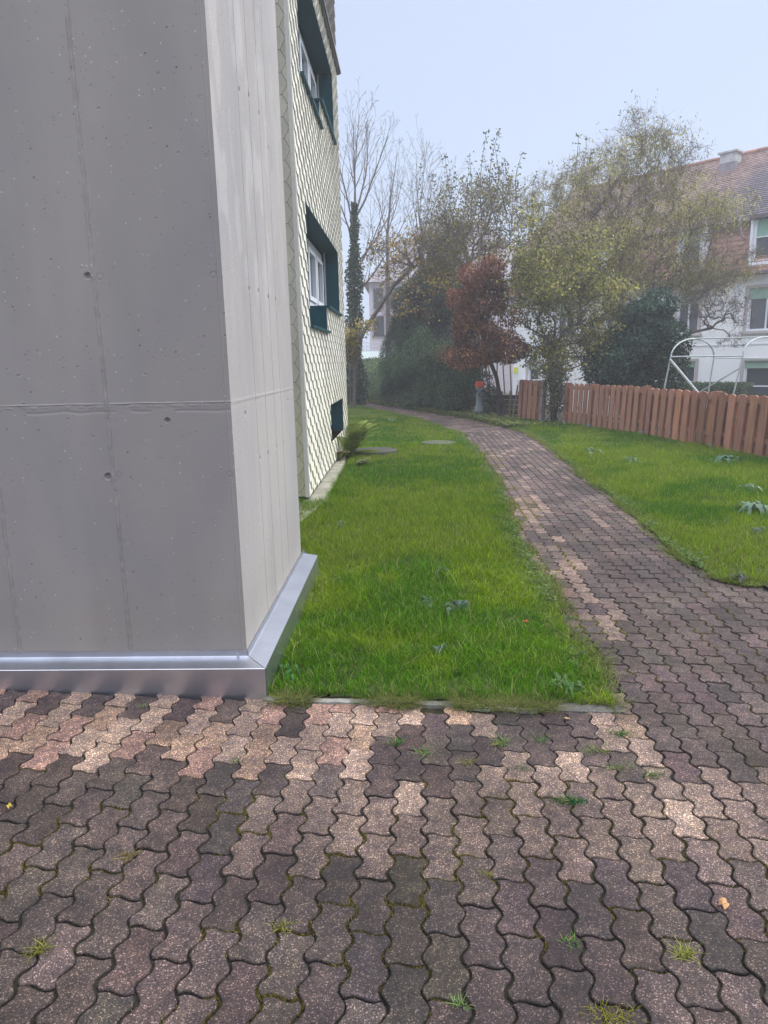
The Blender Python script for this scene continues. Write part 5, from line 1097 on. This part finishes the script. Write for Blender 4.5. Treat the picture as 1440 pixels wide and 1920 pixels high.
tree('yellow_tree', 'small tree with yellow orange leaves peeping out above the evergreen bush', 'tree', gb(870, 25.2), [A_(868, 640, 25.2), A_(862, 560, 25.2)], [(860, 490, 40, 26, 2), (920, 480, 30, 30, 1), (820, 520, 30, 26, .6), (840, 450, 50, 30, .8)], 160, 25.2, 1., BK,
     (3200, .085, .06, ((.42, .36, .06), (.36, .24, .06), (.24, .25, .06), (.5, .30, .08)), .5, .12, None), 300, .4, up=.7)
tree('ochre_shrub', 'light ochre leaved shrub between the hedge and the red leaved tree', 'shrub', gb(858, 22.4), [A_(860, 700, 22.4)], [(850, 665, 34, 14, 1), (880, 680, 30, 16, 1)], 80, 22.4, .5, BKD, (1300, .08, .055, ((.35, .25, .10), (.27, .18, .09), (.30, .16, .08)), .5, .10, None), 150, .3)
evergreen('bramble_bush', 'low dark undergrowth between the hydrant and the crooked trunk', 'shrub', gb(915, 21.2), [(918, 768, 18, 14, 1), (925, 745, 16, 20, .7), (912, 720, 16, 26, .7)], 1500, 21.2, .35, ((.05, .09, .045), (.08, .12, .05), (.12, .11, .06)), .06, .045, .5, False, 30, 0)
# clipped hedge before the house
def clipped():
    a = hp(3.6, 0, -2.2); b = hp(-.9, 0, -2.2); zt = at(1350, 719, (a[1]+b[1])/2)[2]; root = empty('clipped_hedge', (a[0], a[1], -1.2), 'clipped green hedge in front of the white house, seen over the fence', 'hedge')
    c = MB(); d = b-a; L = np.linalg.norm(d); d /= L; n = 26000; u = rng.random(n)*L; o = rng.uniform(-.35, .35, n); z = rng.uniform(-1.2, zt, n); f = rng.random(n); o = np.where(f < .6, -.35+rng.normal(0, .03, n), o); z = np.where(f > .75, zt+rng.normal(0, .03, n), z)
    P = a*[1, 1, 0]+d*u[:, None]+HN*o[:, None]+np.stack([0*z, 0*z, z], 1); leaf_cards(c, P, .07, .04, pick(((.05, .10, .045), (.07, .13, .055), (.10, .15, .06)), n)); c.build('foliage', M['leaf'], root)
    k = MB(); k.obox(a*[1, 1, 0]+HN*-.28+[0, 0, -1.25], d*L, HN*.56, (0, 0, zt+1.15), (.02, .03, .018)); k.build('inner_branches', M['bark'], root)
clipped()
# ground cover at the far edge of the path below hydrant and fence
def cover():
    mb = MB(); n = 14000; y = rng.uniform(17.0, 29, n); x = prx(y)+rng.exponential(.4, n)-.02; ok = x < np.minimum(fence_x(y)+.1, prx(y)+2.2); x, y = x[ok], y[ok]; n = len(x)
    leaf_cards(mb, np.stack([x, y, gh(x, y)+.02+.09*rng.random(n)], 1), .07, .055, pick(((.10, .17, .04), (.16, .22, .05), (.07, .12, .04), (.28, .26, .07)), n), flat=True)
    o = mb.build('ground_cover', M['leaf']); tag(o, 'low ivy and weeds creeping along the outer edge of the path bend', 'ground cover', None, 'stuff')
cover()
edge_growth()
# garden trees far behind, reading as one misty mass
def far_wood():
    mb = MB(); bl = [(760, 560, 60, 70, 1), (840, 520, 60, 60, 1), (930, 500, 70, 70, 1.4), (1000, 560, 60, 90, 1.4), (960, 640, 30, 40, .3)]; Q = blob_points(bl, 5000, 37, 2.5); Q = Q[fbm(Q[:, 0], Q[:, 2], .8, 3, 2) > .47]
    leaf_cards(mb, Q, .16, .09, pick(((.14, .12, .09), (.17, .15, .09), (.10, .10, .08)), len(Q)))
    for i in range(60):
        q = Q[rng.integers(0, len(Q))]; mb.tubes([(q[0]+rng.normal(0, .4), q[1], -1)], [q], .04, .012, 4, (.09, .08, .075))
    o = mb.build('distant_wood', M['leaf']); tag(o, 'misty brownish mass of distant garden trees behind the nearer shrubs', 'trees', None, 'stuff')
far_wood()
# ------------------------------------------------------------------ haze
def haze():
    mb = MB(); mb.box(-82, 82, -42, 82, -2.6, 14.0); o = mb.build('haze', bpy.data.materials.new('haze')); m = o.data.materials[0]; m.use_nodes = True; t = m.node_tree; t.nodes.clear()
    out = N(t, 'ShaderNodeOutputMaterial'); v = N(t, 'ShaderNodeVolumePrincipled', inp={'Color': (.93, .95, 1.0, 1), 'Density': .0039, 'Anisotropy': .2}); t.links.new(v.outputs[0], out.inputs['Volume'])
    tag(o, 'thin bluish morning mist lying over the gardens', 'mist', None, 'stuff')
haze()
